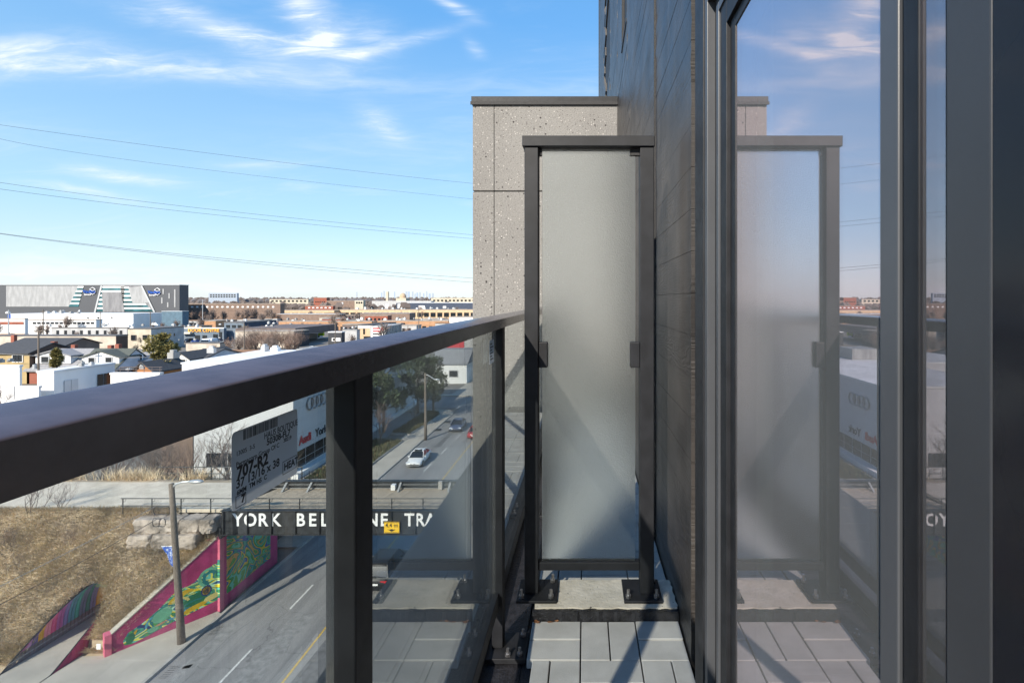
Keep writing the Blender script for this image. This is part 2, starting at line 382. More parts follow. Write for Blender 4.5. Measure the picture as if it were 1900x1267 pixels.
def screen_mat():
    m, g, out = newmat('insect screen mesh'); tc = g.n('ShaderNodeTexCoord').outputs['Object']; x, y, z = g.sep(tc)
    df = g.n('ShaderNodeBsdfPrincipled'); df.inputs['Base Color'].default_value = (.012, .012, .015, 1); df.inputs['Roughness'].default_value = .5
    tr = g.n('ShaderNodeBsdfTransparent'); mx = g.n('ShaderNodeMixShader')
    s1 = g.m('FRACT', g.m('MULTIPLY', z, 420)); s2 = g.m('FRACT', g.m('MULTIPLY', y, 420))
    w = g.m('ADD', g.m('MULTIPLY', g.noise(tc, 600, 2), .10), .08)
    g.l(w, mx.inputs[0]); g.l(tr.outputs[0], mx.inputs[1]); g.l(df.outputs[0], mx.inputs[2]); g.l(mx.outputs[0], out.inputs[0]); return m
M['mesh'] = screen_mat()
def asphalt_mat():
    m, g, out = newmat('worn asphalt'); p = g.n('ShaderNodeBsdfPrincipled'); g.l(p.outputs[0], out.inputs[0])
    tc = g.n('ShaderNodeTexCoord').outputs['Object']; x, y, z = g.sep(tc)
    sv = g.comb(g.m('MULTIPLY', x, 1.0), g.m('MULTIPLY', y, .10), 0.)
    c = g.mix(g.smooth(g.noise(sv, 1.6, 6), .3, .7), (.195, .19, .19), (.28, .272, .265))
    # paler wheel paths worn by traffic
    wp = g.m('ABSOLUTE', g.m('SINE', g.m('MULTIPLY', g.m('ADD', x, 21.0), 1.9)))
    c = g.mix(g.m('MULTIPLY', g.smooth(wp, .5, 1.0), .3), c, (.26, .255, .25))
    c = g.mix(g.m('MULTIPLY', g.smooth(g.noise(tc, .35, 8, .65), .55, .75), .5), c, (.115, .115, .118))
    cr = g.n('ShaderNodeTexVoronoi', feature='DISTANCE_TO_EDGE'); cr.inputs['Scale'].default_value = .22
    ws = g.n('ShaderNodeVectorMath', operation='ADD'); g.l(tc, ws.inputs[0])
    nz = g.n('ShaderNodeTexNoise'); nz.inputs['Scale'].default_value = .9; nz.inputs['Detail'].default_value = 6; g.l(tc, nz.inputs['Vector']); g.l(nz.outputs['Color'], ws.inputs[1]); g.l(ws.outputs[0], cr.inputs['Vector'])
    c = g.mix(g.m('MULTIPLY', g.m('LESS_THAN', cr.outputs['Distance'], .004), .4), c, (.04, .04, .042))
    c = g.mix(g.m('MULTIPLY', g.smooth(g.noise(tc, 60, 2), .45, .7), .2), c, (.26, .25, .25))
    g.l(c, p.inputs['Base Color']); p.inputs['Roughness'].default_value = .9
    bp = g.n('ShaderNodeBump'); bp.inputs['Strength'].default_value = .3; bp.inputs['Distance'].default_value = .01
    g.l(g.noise(tc, 90, 3), bp.inputs['Height']); g.l(bp.outputs[0], p.inputs['Normal']); return m
M['asphalt'] = asphalt_mat()
def ground_mat():
    m, g, out = newmat('city ground'); p = g.n('ShaderNodeBsdfPrincipled'); g.l(p.outputs[0], out.inputs[0])
    tc = g.n('ShaderNodeTexCoord').outputs['Object']
    c = g.mix(g.smooth(g.noise(tc, .02, 8, .6), .38, .62), (.15, .145, .14), (.19, .16, .12))
    c = g.mix(g.m('MULTIPLY', g.smooth(g.noise(tc, .11, 6), .5, .7), .7), c, (.27, .25, .23))
    c = g.mix(g.m('MULTIPLY', g.smooth(g.noise(tc, 1.3, 7), .5, .75), .4), c, (.10, .09, .075))
    g.l(c, p.inputs['Base Color']); p.inputs['Roughness'].default_value = .95; return m
M['ground'] = ground_mat()
def swirl_mat(name, seed, scale, cols, dim=1.0):
    m, g, out = newmat(name); p = g.n('ShaderNodeBsdfPrincipled'); g.l(p.outputs[0], out.inputs[0]); p.inputs['Roughness'].default_value = .6
    tc = g.n('ShaderNodeTexCoord').outputs['Object']; x, y, z = g.sep(tc)
    v = g.comb(g.m('ADD', g.m('MULTIPLY', y, 1.0), seed), g.m('MULTIPLY', z, 1.15), seed)
    n = g.noise(v, scale, 1.2, .4, 2.2)
    big = g.noise(v, scale * .55, 1, .4, 1.2)
    f = g.m('FRACT', g.m('ADD', g.m('MULTIPLY', n, 3.1), g.m('MULTIPLY', big, 2.0)))
    k = len(cols); c = g.ramp(f, [(i / k, cc) for i, cc in enumerate(cols)], 'CONSTANT')
    c = g.mix(g.m('MULTIPLY', g.smooth(g.noise(tc, 9, 6), .5, .8), .25), c, (.2, .2, .17))
    g.l(c, p.inputs['Base Color']); return m
GREENS = [tuple(min(.9, v * 1.7) for v in q) for q in [(.015, .11, .085), (.05, .26, .16), (.02, .05, .13), (.30, .52, .33), (.62, .40, .02), (.03, .16, .05), (.10, .36, .28), (.58, .48, .07), (.02, .13, .14), (.06, .22, .06)]]
M['mural'] = swirl_mat('swirling green mural paint', 3.1, .5, GREENS)
M['mural2'] = swirl_mat('swirling dark mural paint', 9.4, .42, [(.02, .22, .13), (.05, .36, .28), (.03, .09, .34), (.75, .50, .03), (.03, .28, .06), (.12, .50, .36), (.10, .33, .06), (.65, .34, .10)])
def panelstripe(name, c1, c2, sx, rough=.6):
    m, g, out = newmat(name); p = g.n('ShaderNodeBsdfPrincipled'); g.l(p.outputs[0], out.inputs[0]); p.inputs['Roughness'].default_value = rough
    tc = g.n('ShaderNodeTexCoord').outputs['Object']; x, y, z = g.sep(tc)
    n = g.noise(g.comb(g.m('MULTIPLY', x, sx), g.m('MULTIPLY', y, sx), g.m('MULTIPLY', z, .12)), 1.0, 6, .7)
    g.l(g.mix(g.smooth(n, .35, .65), c1, c2), p.inputs['Base Color']); return m
M['st_light'] = panelstripe('pale metal cladding', (.27, .275, .28), (.36, .365, .37), .5)
M['st_grey'] = panelstripe('grey metal cladding', (.16, .16, .17), (.24, .24, .25), .5)
M['st_dark'] = mat('dark grey cladding', (.075, .08, .09), .6, var=.05, scale=.05)
M['corrugated'] = panelstripe('grey corrugated steel', (.20, .20, .20), (.34, .34, .33), 1.2)
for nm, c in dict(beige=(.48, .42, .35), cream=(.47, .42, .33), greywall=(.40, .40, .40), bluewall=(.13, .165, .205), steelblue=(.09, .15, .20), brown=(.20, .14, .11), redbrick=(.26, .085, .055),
                  orange=(.40, .225, .125), tan=(.52, .38, .24), navy=(.05, .065, .10), charcoal=(.045, .048, .055), greyhouse=(.52, .53, .57), yellowbrick=(.38, .285, .14), darkbrown=(.10, .065, .05),
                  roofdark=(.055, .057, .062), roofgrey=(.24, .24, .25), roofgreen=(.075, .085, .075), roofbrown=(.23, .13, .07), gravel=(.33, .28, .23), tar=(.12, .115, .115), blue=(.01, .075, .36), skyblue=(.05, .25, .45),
                  hazegrey=(.30, .35, .42), hazeblue=(.28, .35, .45), dome=(.45, .33, .22), lime=(.45, .75, .02), signorange=(.80, .38, .03), cedarwood=(.36, .15, .05), awning=(.6, .58, .5), fence=(.13, .105, .10)).items():  # skyline grey and blue carry the bluish distance haze in their colour
    M[nm] = mat(nm + ' surface', c, .85, var=.14, scale=.5 if nm not in ('roofdark', 'roofgrey', 'roofgreen', 'roofbrown') else 2.5, detail=8)
# ================================================================== LARGE STRUCTURE NEAR: the apartment building and balcony
Z = lambda r: EYE + r
FLOOR = Z(-1.2)
# ---- apartment building the balcony belongs to
bld = thing('apartment_building', 'dark apartment building with black wood grained siding beside the balcony', 'building', (3, 0, 0))
b = MB()
b.box(.42, 15, -22, 12.2, 0, FLOOR - .35); b.box(.42, 15, -22, 12.2, Z(1.15), 29)
b.box(.42, 15, 1.66, 12.2, FLOOR - .35, Z(1.15)); b.box(.42, 15, -22, -3.2, FLOOR - .35, Z(1.15)); b.box(4.6, 15, -3.2, 1.66, FLOOR - .35, Z(1.15))
b.build('wall', M['black'], bld)
def board(y0, y1, z0, z1):
    """a slightly warped board: its edges meet its neighbours, its face swells and hollows along the grain"""
    k_ = .16 + 1.05 * min(1, max(0, (z0 - 19.2) / 1.2)); X = .3575; h = .0006; mb = MB()
    ny = max(2, min(5, int((y1 - y0) / .35))); nz = 4; vs = []; fs = []
    lean = RND.uniform(-.0016, .0016) * k_
    for j in range(nz + 1):
        f = j / nz
        for i in range(ny + 1):
            prof = math.sin(math.pi * f); off = RND.uniform(-.0045, .0040) * prof * k_ + lean * (f - .5) + RND.uniform(-.0005, .0005) * k_
            y = y0 + h + (y1 - y0 - 2 * h) * i / ny; vs.append((X - .004 + off, y, z0 + .0007 + (z1 - z0 - .0014) * f))
    q = ny + 1
    for j in range(nz):
        for i in range(ny): fs.append((j * q + i, (j + 1) * q + i, (j + 1) * q + i + 1, j * q + i + 1))
    m0 = len(vs); vs += list(vs)                    # the edge faces get vertices of their own, so the front shades flat to its rim
    n0 = len(vs); vs += [(X + .02, y0 + h, z0 + h), (X + .02, y1 - h, z0 + h), (X + .02, y1 - h, z1 - h), (X + .02, y0 + h, z1 - h)]
    fs += [tuple(m0 + i for i in range(q)) + (n0 + 1, n0), tuple(m0 + nz * q + i for i in range(ny, -1, -1)) + (n0 + 3, n0 + 2), tuple(m0 + j * q for j in range(nz, -1, -1)) + (n0, n0 + 3), tuple(m0 + j * q + ny for j in range(nz + 1)) + (n0 + 2, n0 + 1)]
    mb.add(vs, fs); mb.nf = ny * nz; return mb
def board_obj(*a):
    mb = board(*a); o = mb.build('siding_board', M['siding'], bld)
    for k, p_ in enumerate(o.data.polygons): p_.use_smooth = k < mb.nf
    return o
b = MB(); b.box(.379, .42, 1.655, 12.2, FLOOR - 1.5, 29); b.build('backing_board', M['black'], bld)
zr = FLOOR - .32; rows = []
while zr < 22.6: rows.append((zr, zr + .14)); zr += .14
for z0, z1 in rows:
    segs = [(1.655, 2.476), (2.488, RND.choice((3.6, 3.9, 4.15))), None]
    segs[2] = (segs[1][1], 5.39)
    if z0 > 21.35: segs[2] = (segs[1][1], 4.2) if segs[1][1] < 4.19 else None; segs.append((4.72, 5.39))
    for sg in segs:
        if sg and sg[1] - sg[0] > .05: board_obj(*sg, z0, z1)
far = MB(); zr = 21.0
while zr < 27.2:
    cuts = [5.39, RND.uniform(6.4, 7.2), RND.uniform(8.4, 9.6), 12.2]
    for a, c in zip(cuts[:-1], cuts[1:]):
        if zr > 21.9 and a < 7.0 < c: c = 7.0
        bb = board(a, c, zr, zr + .14); far.add(bb.v, bb.f)
    if zr > 22.6:
        bb = board(2.488, 5.39, zr, zr + .14); far.add(bb.v, bb.f)
    zr += .14
o = far.build('upper_siding', M['siding'], bld); o['kind'] = 'stuff'
w = MB(); w.box(.374, .3788, 4.2, 4.72, 21.36, 22.6).build('window', M['black'], bld)
w = MB(); w.box(.352, .378, 4.195, 4.235, 21.36, 22.6); w.box(.350, .378, 4.70, 4.728, 21.36, 22.6); w.box(.345, .378, 4.19, 4.73, 21.33, 21.36); w.build('window_frame', M['frame'], bld)
b = MB(); b.box(.344, .3785, 2.477, 2.487, FLOOR - .3, 26); b.build('joint_strip', M['black'], bld)
b = MB(); b.box(.34, .378, 12.2, 12.25, 17, 29); b.build('corner_trim', M['frame'], bld)

# ---- room behind the sliding window
b = MB(); b.box(.46, 4.55, -3.1, 1.62, FLOOR - .30, FLOOR - .02); struct(b.build('room_floor', M['brown']))
b = MB(); b.box(.46, 4.55, 1.622, 1.65, FLOOR, Z(1.1)); b.box(.46, 4.55, -3.15, -3.11, FLOOR, Z(1.1)); b.box(4.56, 4.59, -3.1, 1.62, FLOOR, Z(1.1)); struct(b.build('room_wall', M['greywall']))
b = MB(); b.box(.46, 4.55, -3.1, 1.62, Z(1.102), Z(1.14)); struct(b.build('room_ceiling', M['whiteroof']))
# ---- sliding window
wt = thing('sliding_window', 'tall dark framed sliding window reflecting the balcony and sky', 'window', (.38, .6, FLOOR))
yy = lambda px, X=.372: X * F / (px - VX)
zt0 = Z(.685)
def strip(name, p0, p1, xf, m, top, xb=.43):
    y1, y0 = yy(p0), yy(p1); mb = MB()
    mb.box(xf, xb, y0, y1, FLOOR - .02, zt0 + top); return mb.build(name, m, wt, bevel=.0015)
strip('gasket', 1300.5, 1304.5, .366, M['black'], .5)
strip('jamb', 1305, 1321, .346, M['frame'], .32)
strip('jamb_rib', 1321.3, 1326.5, .350, M['frame_mid'], .22)
strip('track', 1326.8, 1336, .372, M['black'], .165)
strip('sash_rib', 1336.3, 1340.5, .361, M['frame_mid'], .118)
strip('sash_stile', 1340.8, 1352, .366, M['frame'], .095)
strip('glazing_bead', 1352.3, 1361, .376, M['frame'], .03)
# header follows the same stepped profile
ya = yy(1361); yb = -2.9
for nm, z0, z1, xf, m in (('glazing_bead', 0, .028, .376, M['frame']), ('sash_rail', .030, .092, .366, M['frame']), ('sash_rib', .094, .116, .361, M['frame_mid']), ('track', .118, .162, .372, M['black']),
                          ('header_rib', .165, .218, .350, M['frame_mid']), ('header', .22, .40, .346, M['frame'])):
    yo = {'glazing_bead': 1352.3, 'sash_rail': 1340.8, 'sash_rib': 1336.3, 'track': 1326.8, 'header_rib': 1321.3, 'header': 1305}[nm]
    mb = MB(); mb.box(xf + .0006, .4295, yb, yy(yo) - .001, zt0 + z0, zt0 + z1 + (.07 if nm == 'header' else 0)); mb.build(nm, m, wt)
mb = MB(); mb.box(.350, .43, yb, 1.56, FLOOR - .08, FLOOR - .021); mb.build('sill', M['frame'], wt)
yG0, yG1 = yy(1634), yy(1360)
def pane(y0, y1, x0=.3790, x1=.3850):
    mb = MB(); mb.box(x0, x1, y0, y1, FLOOR, zt0 + .001); return mb.build('glass_pane', M['window'], wt)
pane(yG0, yG1)
def post(nm, p0, p1, xf, m, xb=.42):
    mb = MB(); mb.box(xf, xb, yy(p1, xf), yy(p0, xf), FLOOR, zt0 + .0005); return mb.build(nm, m, wt, bevel=.002)
post('meeting_stile', 1632, 1666, .372, M['frame_mid'])
post('gasket', 1666.5, 1674, .384, M['black'], .41)
post('screen_frame', 1675, 1704, .374, M['frame'], .42)
pane(yy(1755, .379) + .0005, yy(1705, .379) - .0005)
post('stile', 1755, 1839, .3765, M['frame_mid'], .42)
mb = MB(); mb.box(.378, .384, yb, yy(1839.5, .378), FLOOR, zt0 + .001); mb.build('glass_pane', mat('dark backed glass', (.012, .013, .018), .12, var=.1, spec=.3), wt)
mb = MB(); mb.box(.3665, .3672, -.2, yy(1676, .367), FLOOR, zt0 + .03); mb.build('insect_screen', M['mesh'], wt)
# curtain and blind edges inside
ct = thing('curtain', 'narrow pale curtain gathered inside the sliding window', 'curtain', (.47, 1.33, FLOOR))
sheer = mat('pale sheer cloth', (.72, .78, .78), .9, var=.05, scale=8)
for k in range(3):
    mb = MB(); pts = []
    n = 12
    for i in range(n + 1):
        a = i / n; pts.append((.46 + .012 * math.sin(a * 9 + k), 1.255 + k * .024 + .011 * a + (.006 if k == 1 else 0)))
    ring0 = [(x, y) for x, y in pts] + [(x + .003, y) for x, y in pts[::-1]]
    mb.prism(ring0, 'z', FLOOR, Z(.9)); mb.build('curtain_fold', sheer, ct)
mb = MB(); mb.box(.455, .475, .1, 1.4, Z(.905), Z(.93)); mb.build('curtain_rail', M['white'], ct)

# ---- balcony slab, strip and ledge
b = MB(); b.box(-.80, .418, -3.2, 5.4, FLOOR - .35, FLOOR - .062); struct(b.build('balcony_slab', M['concrete']))
fl = MB().box(-.212, .352, -3.2, 1.86, FLOOR - .06, FLOOR - .032).build('floor', M['bitumen']); struct(fl)
b = MB(); b.box(-.212, .352, 2.066, 5.38, FLOOR - .06, FLOOR - .032); struct(b.build('floor_beyond_screen', M['bitumen']))
b = MB(); b.box(-.342, -.214, -3.2, 5.38, FLOOR - .06, FLOOR - .030); struct(b.build('waterproof_strip', M['bitumen']))
b = MB(); b.prism([(-.345, FLOOR - .03), (-.345, Z(-1.162)), (-.36, Z(-1.158)), (-.80, Z(-1.160)), (-.818, Z(-1.163)), (-.818, FLOOR - .34), (-.802, FLOOR - .34), (-.802, FLOOR - .03)], 'y', -3.2, 5.38)
struct(b.build('ledge', M['ledge']))
def paver(x0, x1, y0, y1):
    g_ = .0022; dz = RND.uniform(-.0018, .0018); mb = MB()
    x0 = max(x0, -.196 + .02 * (y0 < 1.6)); x1 = min(x1, .350)
    if y0 < 1.6: x0 = max(x0, -.205)
    if x1 - x0 < .02: return
    mb.box(x0 + g_, x1 - g_, y0 + g_, y1 - g_, FLOOR - .031, FLOOR + dz); o = mb.build('paver', M['paver'], fl, bevel=.002, seg=1); return o
u = .1005
for j in range(0, 12):
    y1 = 1.86 - 2 * u * j
    for i in range(3):
        x0 = -.215 + 2 * u * i
        if (i + j) % 2 == 0: paver(x0, x0 + 2 * u, y1 - u, y1); paver(x0, x0 + 2 * u, y1 - 2 * u, y1 - u)
        else: paver(x0, x0 + u, y1 - 2 * u, y1); paver(x0 + u, x0 + 2 * u, y1 - 2 * u, y1)
for j in range(0, 16):
    y0 = 2.07 + 2 * u * j
    for i in range(3):
        x0 = -.215 + 2 * u * i
        if (i + j) % 2 == 1: paver(x0, x0 + 2 * u, y0, y0 + u); paver(x0, x0 + 2 * u, y0 + u, y0 + 2 * u)
        else: paver(x0, x0 + u, y0, y0 + 2 * u); paver(x0 + u, x0 + 2 * u, y0, y0 + 2 * u)

# ---- rough concrete upstand under the screen
KT = Z(-1.158)
def rough(name, x0, x1, y0, y1, z0, z1, m, parent, amp, nx=24, ny=10):
    mb = MB(); r = random.Random(hash((round(x0, 3), round(y0, 3))) % 999); vs = []; fs = []
    for j in range(ny + 1):
        for i in range(nx + 1):
            e = (i in (0, nx)) + (j in (0, ny))
            vs.append((x0 + (x1 - x0) * i / nx + r.uniform(-1, 1) * amp * (1.2 if e else .3), y0 + (y1 - y0) * j / ny + r.uniform(-1, 1) * amp * (1.4 if e else .3), z1 + r.uniform(-1, .6) * amp * (.9 if e else .35)))
    k = lambda i, j: j * (nx + 1) + i
    for j in range(ny):
        for i in range(nx): fs.append((k(i, j), k(i + 1, j), k(i + 1, j + 1), k(i, j + 1)))
    edge = [k(i, 0) for i in range(nx + 1)] + [k(nx, j) for j in range(1, ny + 1)] + [k(i, ny) for i in range(nx - 1, -1, -1)] + [k(0, j) for j in range(ny - 1, 0, -1)]
    n0 = len(vs)
    for e in edge: vs.append((vs[e][0], vs[e][1], z0))
    for a in range(len(edge)):
        c = (a + 1) % len(edge); fs.append((edge[a], n0 + a, n0 + c, edge[c]))
    mb.add(vs, fs); return mb.build(name, m, parent)
up = thing('concrete_upstand', 'low rough cream concrete upstand with black tarred front under the screen', 'concrete kerb', (.08, 1.96, FLOOR - .03))
rough('upstand', -.19, .350, 1.874, 2.06, FLOOR - .03, KT, M['cast'], up, .0022)
rough('tar_coating', -.194, .351, 1.858, 1.876, FLOOR - .03, KT - .005, M['bitumen'], up, .0026, 40, 2)

# ---- concrete wing wall at the end of the balcony
cw = thing('concrete_wall', 'tall speckled concrete wall with dark cap at the balcony end', 'wall', (-.45, 5.5, 0))
def cpan(x0, x1, z0, z1):
    MB().box(x0, x1, 5.4, 5.72, z0, z1).build('concrete_panel', M['concrete'], cw, bevel=.006)
xc0 = (877 - VX) / F * 5.4; xj = (917 - VX) / F * 5.4; zj = Z(.2 / .925 * 5.4 * .925 / .925) if False else Z((VY - 355) / F * 5.4)
zt = Z((VY - 192) / F * 5.4)
for z0, z1 in ((zj + .006, zt), (17.0, zj - .006), (13.4, 16.988), (9.8, 13.388), (0, 9.788)):
    cpan(xc0, xj - .002, z0, z1); cpan(xj + .002, .355, z0, z1)
MB().box(xc0 + .02, .34, 5.43, 5.69, 0, zt - .02).build('joint_filler', mat('dark joint filler', (.09, .085, .08), .9), cw)
mb = MB(); mb.box(xc0 - .012, .356, 5.385, 5.735, zt - .012, Z((VY - 180) / F * 5.4)); mb.build('metal_cap', M['frame'], cw, bevel=.003)
MB().box(xc0 - .02, .356, 5.376, 5.384, zt - .022, zt + .012).build('drip_edge', M['black'], cw)

# ---- railing
rl = thing('balcony_railing', 'charcoal metal balcony railing with clear glass panels', 'railing', (-.3, 1.5, FLOOR))
prof = [(-.275, -.0963), (-.275, -.0672), (-.2757, -.0662), (-.2785, -.0650), (-.288, -.0636), (-.301, -.0625), (-.318, -.0618), (-.338, -.0615), (-.345, -.0617), (-.353, -.0630), (-.3585, -.0662), (-.361, -.072), (-.361, -.0963)]
hr = MB().prism([(x, Z(z)) for x, z in prof], 'y', -1.6, 5.39).build('handrail', M['rail'], rl)
for p_ in hr.data.polygons: p_.use_smooth = len(p_.vertices) == 4 and abs(p_.normal.z) > .05 and p_.normal.z > 0
posts = [-.49, .62, 1.73, 2.84, 3.95, 5.06]
for y in posts:
    po = MB().box(-.323, -.285, y, y + .052, FLOOR - .01, Z(-.0968)).build('post', M['frame'], rl, bevel=.0025)
    bp = MB().box(-.338, -.20, y - .05, y + .085, FLOOR - .0295, FLOOR - .012).build('base_plate', M['frame'], rl, bevel=.002)
    for bx, by in ((-.222, y - .03), (-.222, y + .066), (-.262, y - .034)):
        bo = MB(); bo.disc((bx, by, FLOOR - .007), .010, 'z', .009, 6); bo.disc((bx, by, FLOOR + .004), .0055, 'z', .018, 8); bo.build('bolt', M['steel'], bp)
for a, c in zip(posts[:-1], posts[1:]):
    MB().box(-.319, -.309, a + .058, c - .006, Z(-1.035), Z(-.0985)).build('glass_panel', M['glass'], rl)
    MB().box(-.329, -.298, a + .053, c - .001, Z(-1.07), Z(-1.018)).build('bottom_rail', M['frame'], rl, bevel=.002)
MB().box(-.319, -.309, -1.55, -.496, Z(-1.035), Z(-.0985)).build('glass_panel', M['glass'], rl)
# printed labels stuck to the glass (readable from the balcony)
def sticker(y0, y1, z0, z1):
    r_ = .004; pts = []
    for cy, cz, a0 in ((y1 - r_, z1 - r_, 0), (y0 + r_, z1 - r_, 90), (y0 + r_, z0 + r_, 180), (y1 - r_, z0 + r_, 270)):
        for q in range(4):
            a = math.radians(a0 + q * 30); pts.append((cy + r_ * math.cos(a), cz + r_ * math.sin(a)))
    return MB().prism(pts, 'x', -.3085, -.3082).build('label_sticker', M['label'], rl)
st = sticker(.4355, .5345, Z(-.1865), Z(-.1170))
def lab(body, fy, fz, size, bold=0.0, sx=1.0):
    """fy, fz: fractions across and down the label"""
    t = text('print', body, size, M['ink'], st, (0, 0, 0), '+x', .00004, bold, 'LEFT', sx)
    t.data.transform(Matrix.Translation((-.30812, .4355 + fy * .099, Z(-.1170) - fz * .0695)))
lab('HAUS BOUTIQUE', .44, .215, .0088, .012, .82); lab('50308-FL7', .48, .315, .0090, .03); lab('13005  3-5', .05, .29, .0058, .01); lab('38219', .75, .40, .0056, .02)
lab('Permacorp Group Of C', .05, .43, .0064, .015); lab('707-R2', .06, .545, .0150, .04); lab('37 13/16 x 38', .05, .68, .0112, .025); lab('6MM  TM HS  C', .06, .79, .0062, .03)
lab('HEAT', .76, .80, .0105, .03, .95); lab('7', .12, .90, .0095, .06)
mb = MB(); y_ = .450
while y_ < .500:
    wd = RND.choice((.0006, .0010, .0016)); mb.box(-.30816, -.30808, y_, y_ + wd, Z(-.1272), Z(-.1182)); y_ += wd + RND.choice((.0005, .0008, .0012))
mb.build('barcode', M['ink'], st)
def frame_box(y0, y1, z0, z1, t=.0006):
    mb = MB()
    for q in ((y0, y1, z0, z0 + t), (y0, y1, z1 - t, z1), (y0, y0 + t, z0 + t, z1 - t), (y1 - t, y1, z0 + t, z1 - t)): mb.box(-.30816, -.30808, *q)
    mb.build('print_border', M['ink'], st)
frame_box(.5085, .5330, Z(-.1795), Z(-.1660)); frame_box(.440, .4535, Z(-.1850), Z(-.1745))
s2 = sticker(1.615, 1.690, Z(-.2120), Z(-.1350))
mb = MB()
for k in range(6): mb.box(-.30816, -.30808, 1.622, 1.66 + .02 * (k % 2), Z(-.150 - .010 * k), Z(-.146 - .010 * k))
mb.build('print', M['ink'], s2)

# ---- frosted privacy screen
ps = thing('privacy_screen', 'frosted glass privacy screen in a charcoal frame across the balcony', 'screen', (.02, 1.96, KT))
YS = 1.94
for x0, x1 in ((-.235, -.181), (.216, .270)):
    MB().box(x0, x1, YS, YS + .06, KT + .012, Z(.592)).build('post', M['frame'], ps, bevel=.003)
MB().box(-.243, .272, YS - .008, YS + .066, Z(.5925), Z(.634)).build('top_rail', M['frame'], ps, bevel=.003)
MB().box(-.1805, .2155, YS + .012, YS + .046, Z(-1.062), Z(-1.030)).build('bottom_rail', M['frame'], ps, bevel=.002)
MB().box(-.168, .199, YS + .024, YS + .034, Z(-1.0295), Z(.590)).build('frosted_panel', M['frost'], ps, bevel=.001)
for x0, x1 in ((-.1805, -.146), (.178, .2155)):
    MB().box(x0, x1, YS + .008, YS + .0235, Z(-.268), Z(-.168)).build('clip', M['frame'], ps, bevel=.003)
    MB().box(x0, x1, YS + .0345, YS + .05, Z(-.268), Z(-.168)).build('clip', M['frame'], ps, bevel=.003)
    MB().box(x0, x0 + .0115 if x0 < 0 else x1, YS + .02, YS + .04, Z(.565), Z(.592)).build('corner_block', M['black'], ps)
for x0, x1 in ((-.262, -.108), (.150, .298)):
    bp = MB().box(x0, x1, YS - .045, YS + .105, KT + .001, KT + .0115).build('base_plate', M['frame'], ps, bevel=.002)
    for bx, by in ((x0 + .018, YS - .022), (x1 - .022, YS - .022), (x1 - .022, YS + .085)):
        bo = MB(); bo.disc((bx, by, KT + .017), .011, 'z', .011, 6); bo.disc((bx, by, KT + .030), .006, 'z', .024, 8); bo.build('bolt', M['steel'], bp)

# ---- small growth and litter
wd = thing('weed', 'tiny green weed sprouting from the joint before the upstand', 'plant', (.035, 1.852, FLOOR - .03))
green = mat('fresh leaf green', (.16, .28, .05), .6, var=.3, scale=60)
mb = MB()
for k in range(7):
    a = RND.uniform(0, 6.28); L = RND.uniform(.014, .026); c = Vector((.035 + RND.uniform(-.012, .012), 1.851, FLOOR - .03)); d = Vector((math.cos(a) * .6, -abs(math.sin(a)) * .3, 1)).normalized()
    s_ = Vector((math.sin(a), 0, -.1)) * .005; p1 = c + d * L; p2 = c + d * L * 1.7 + Vector((math.cos(a) * .01, 0, -.003))
    mb.add([c - s_ * .3, c + s_ * .3, p1 + s_, p2, p1 - s_], [(0, 1, 2, 4), (4, 2, 3)])
mb.build('leaf', green, wd)
lf = mat('dead leaf', (.20, .085, .035), .8, var=.4, scale=90)
for k in range(7):
    mb = MB(); c = Vector((RND.uniform(-.19, -.10), 1.850 + RND.uniform(-.004, .004), FLOOR + .001)); a = RND.uniform(0, 6.28); r_ = RND.uniform(.007, .014)
    if k > 4: c = Vector((-.205, RND.uniform(1.78, 1.86), FLOOR + .0005 - .02))
    pts = [(c.x + r_ * q * math.cos(a + t), c.y + r_ * q * .6 * math.sin(a + t), c.z + RND.uniform(.001, .007)) for t, q in ((0, 1.4), (.9, .7), (2.2, .6), (3.14, 1), (4.1, .6), (5.3, .7))]
    top = [(x, y, z + .0006) for x, y, z in pts]
    mb.loft([pts, top]); tag(mb.build('dead_leaf', lf), 'small curled rust brown dead leaf by the upstand corner', 'leaf', 'dead leaves by the upstand')
# ================================================================== STREET LEVEL
g_ = MB(); R_ = 9000
g_.add([(-R_, -R_, -.03), (R_, -R_, -.03), (R_, R_, -.03), (-R_, R_, -.03)], [(0, 1, 2, 3)]); struct(g_.build('ground', M['ground']))
def sheet(name, poly, z, m, parent=None, t=.02):
    o = MB().prism(poly, 'z', z - t, z).build(name, m, parent); return struct(o) if parent is None else o
KX = -21.7
road = sheet('road', [(KX, -40), (-8.0, -40), (-8.0, 260), (KX + .0, 260), (KX, 97), (-70, 97), (-70, 87), (KX, 87)], 0.0, M['asphalt'])
M['paint_w'] = mat('worn white road paint', (.62, .61, .58), .8, var=.3, scale=9); M['paint_y'] = mat('worn yellow road paint', (.58, .38, .07), .8, var=.3, scale=9)
def mark(name, x, y0, y1, w, m, x2=None):
    x2 = x if x2 is None else x2
    MB().prism([(x - w / 2, y0), (x + w / 2, y0), (x2 + w / 2, y1), (x2 - w / 2, y1)], 'z', .001, .005).build(name, m, road)
for y in (12.5, 18.6, 24.5, 30.6, 36.7, 42.8, 49, 55, 61.2, 67.5, 74, 80): mark('lane_marking', -18.1 + max(0, (y - 40) * .022), y, y + 2.6, .12, M['paint_w'])
for y in (8, 18, 28, 38, 48, 58, 68, 78): mark('lane_marking', -11.6, y, y + 2.6, .12, M['paint_w'])
for k in (0,): mark('centre_marking', -15.0 + k * .9, -20, 60, .11, M['paint_y']); mark('centre_marking', -15.0 + k * .9, 60, 160, .11, M['paint_y'], -14.2 + k * .9)
mark('edge_marking', -22.3, 86.5, 98, .14, M['paint_w'], -22.0)
M['patch'] = mat('dark tar patch', (.135, .134, .137), .9, var=.25, scale=3); M['patch2'] = mat('pale tar patch', (.26, .255, .25), .9, var=.2, scale=3)
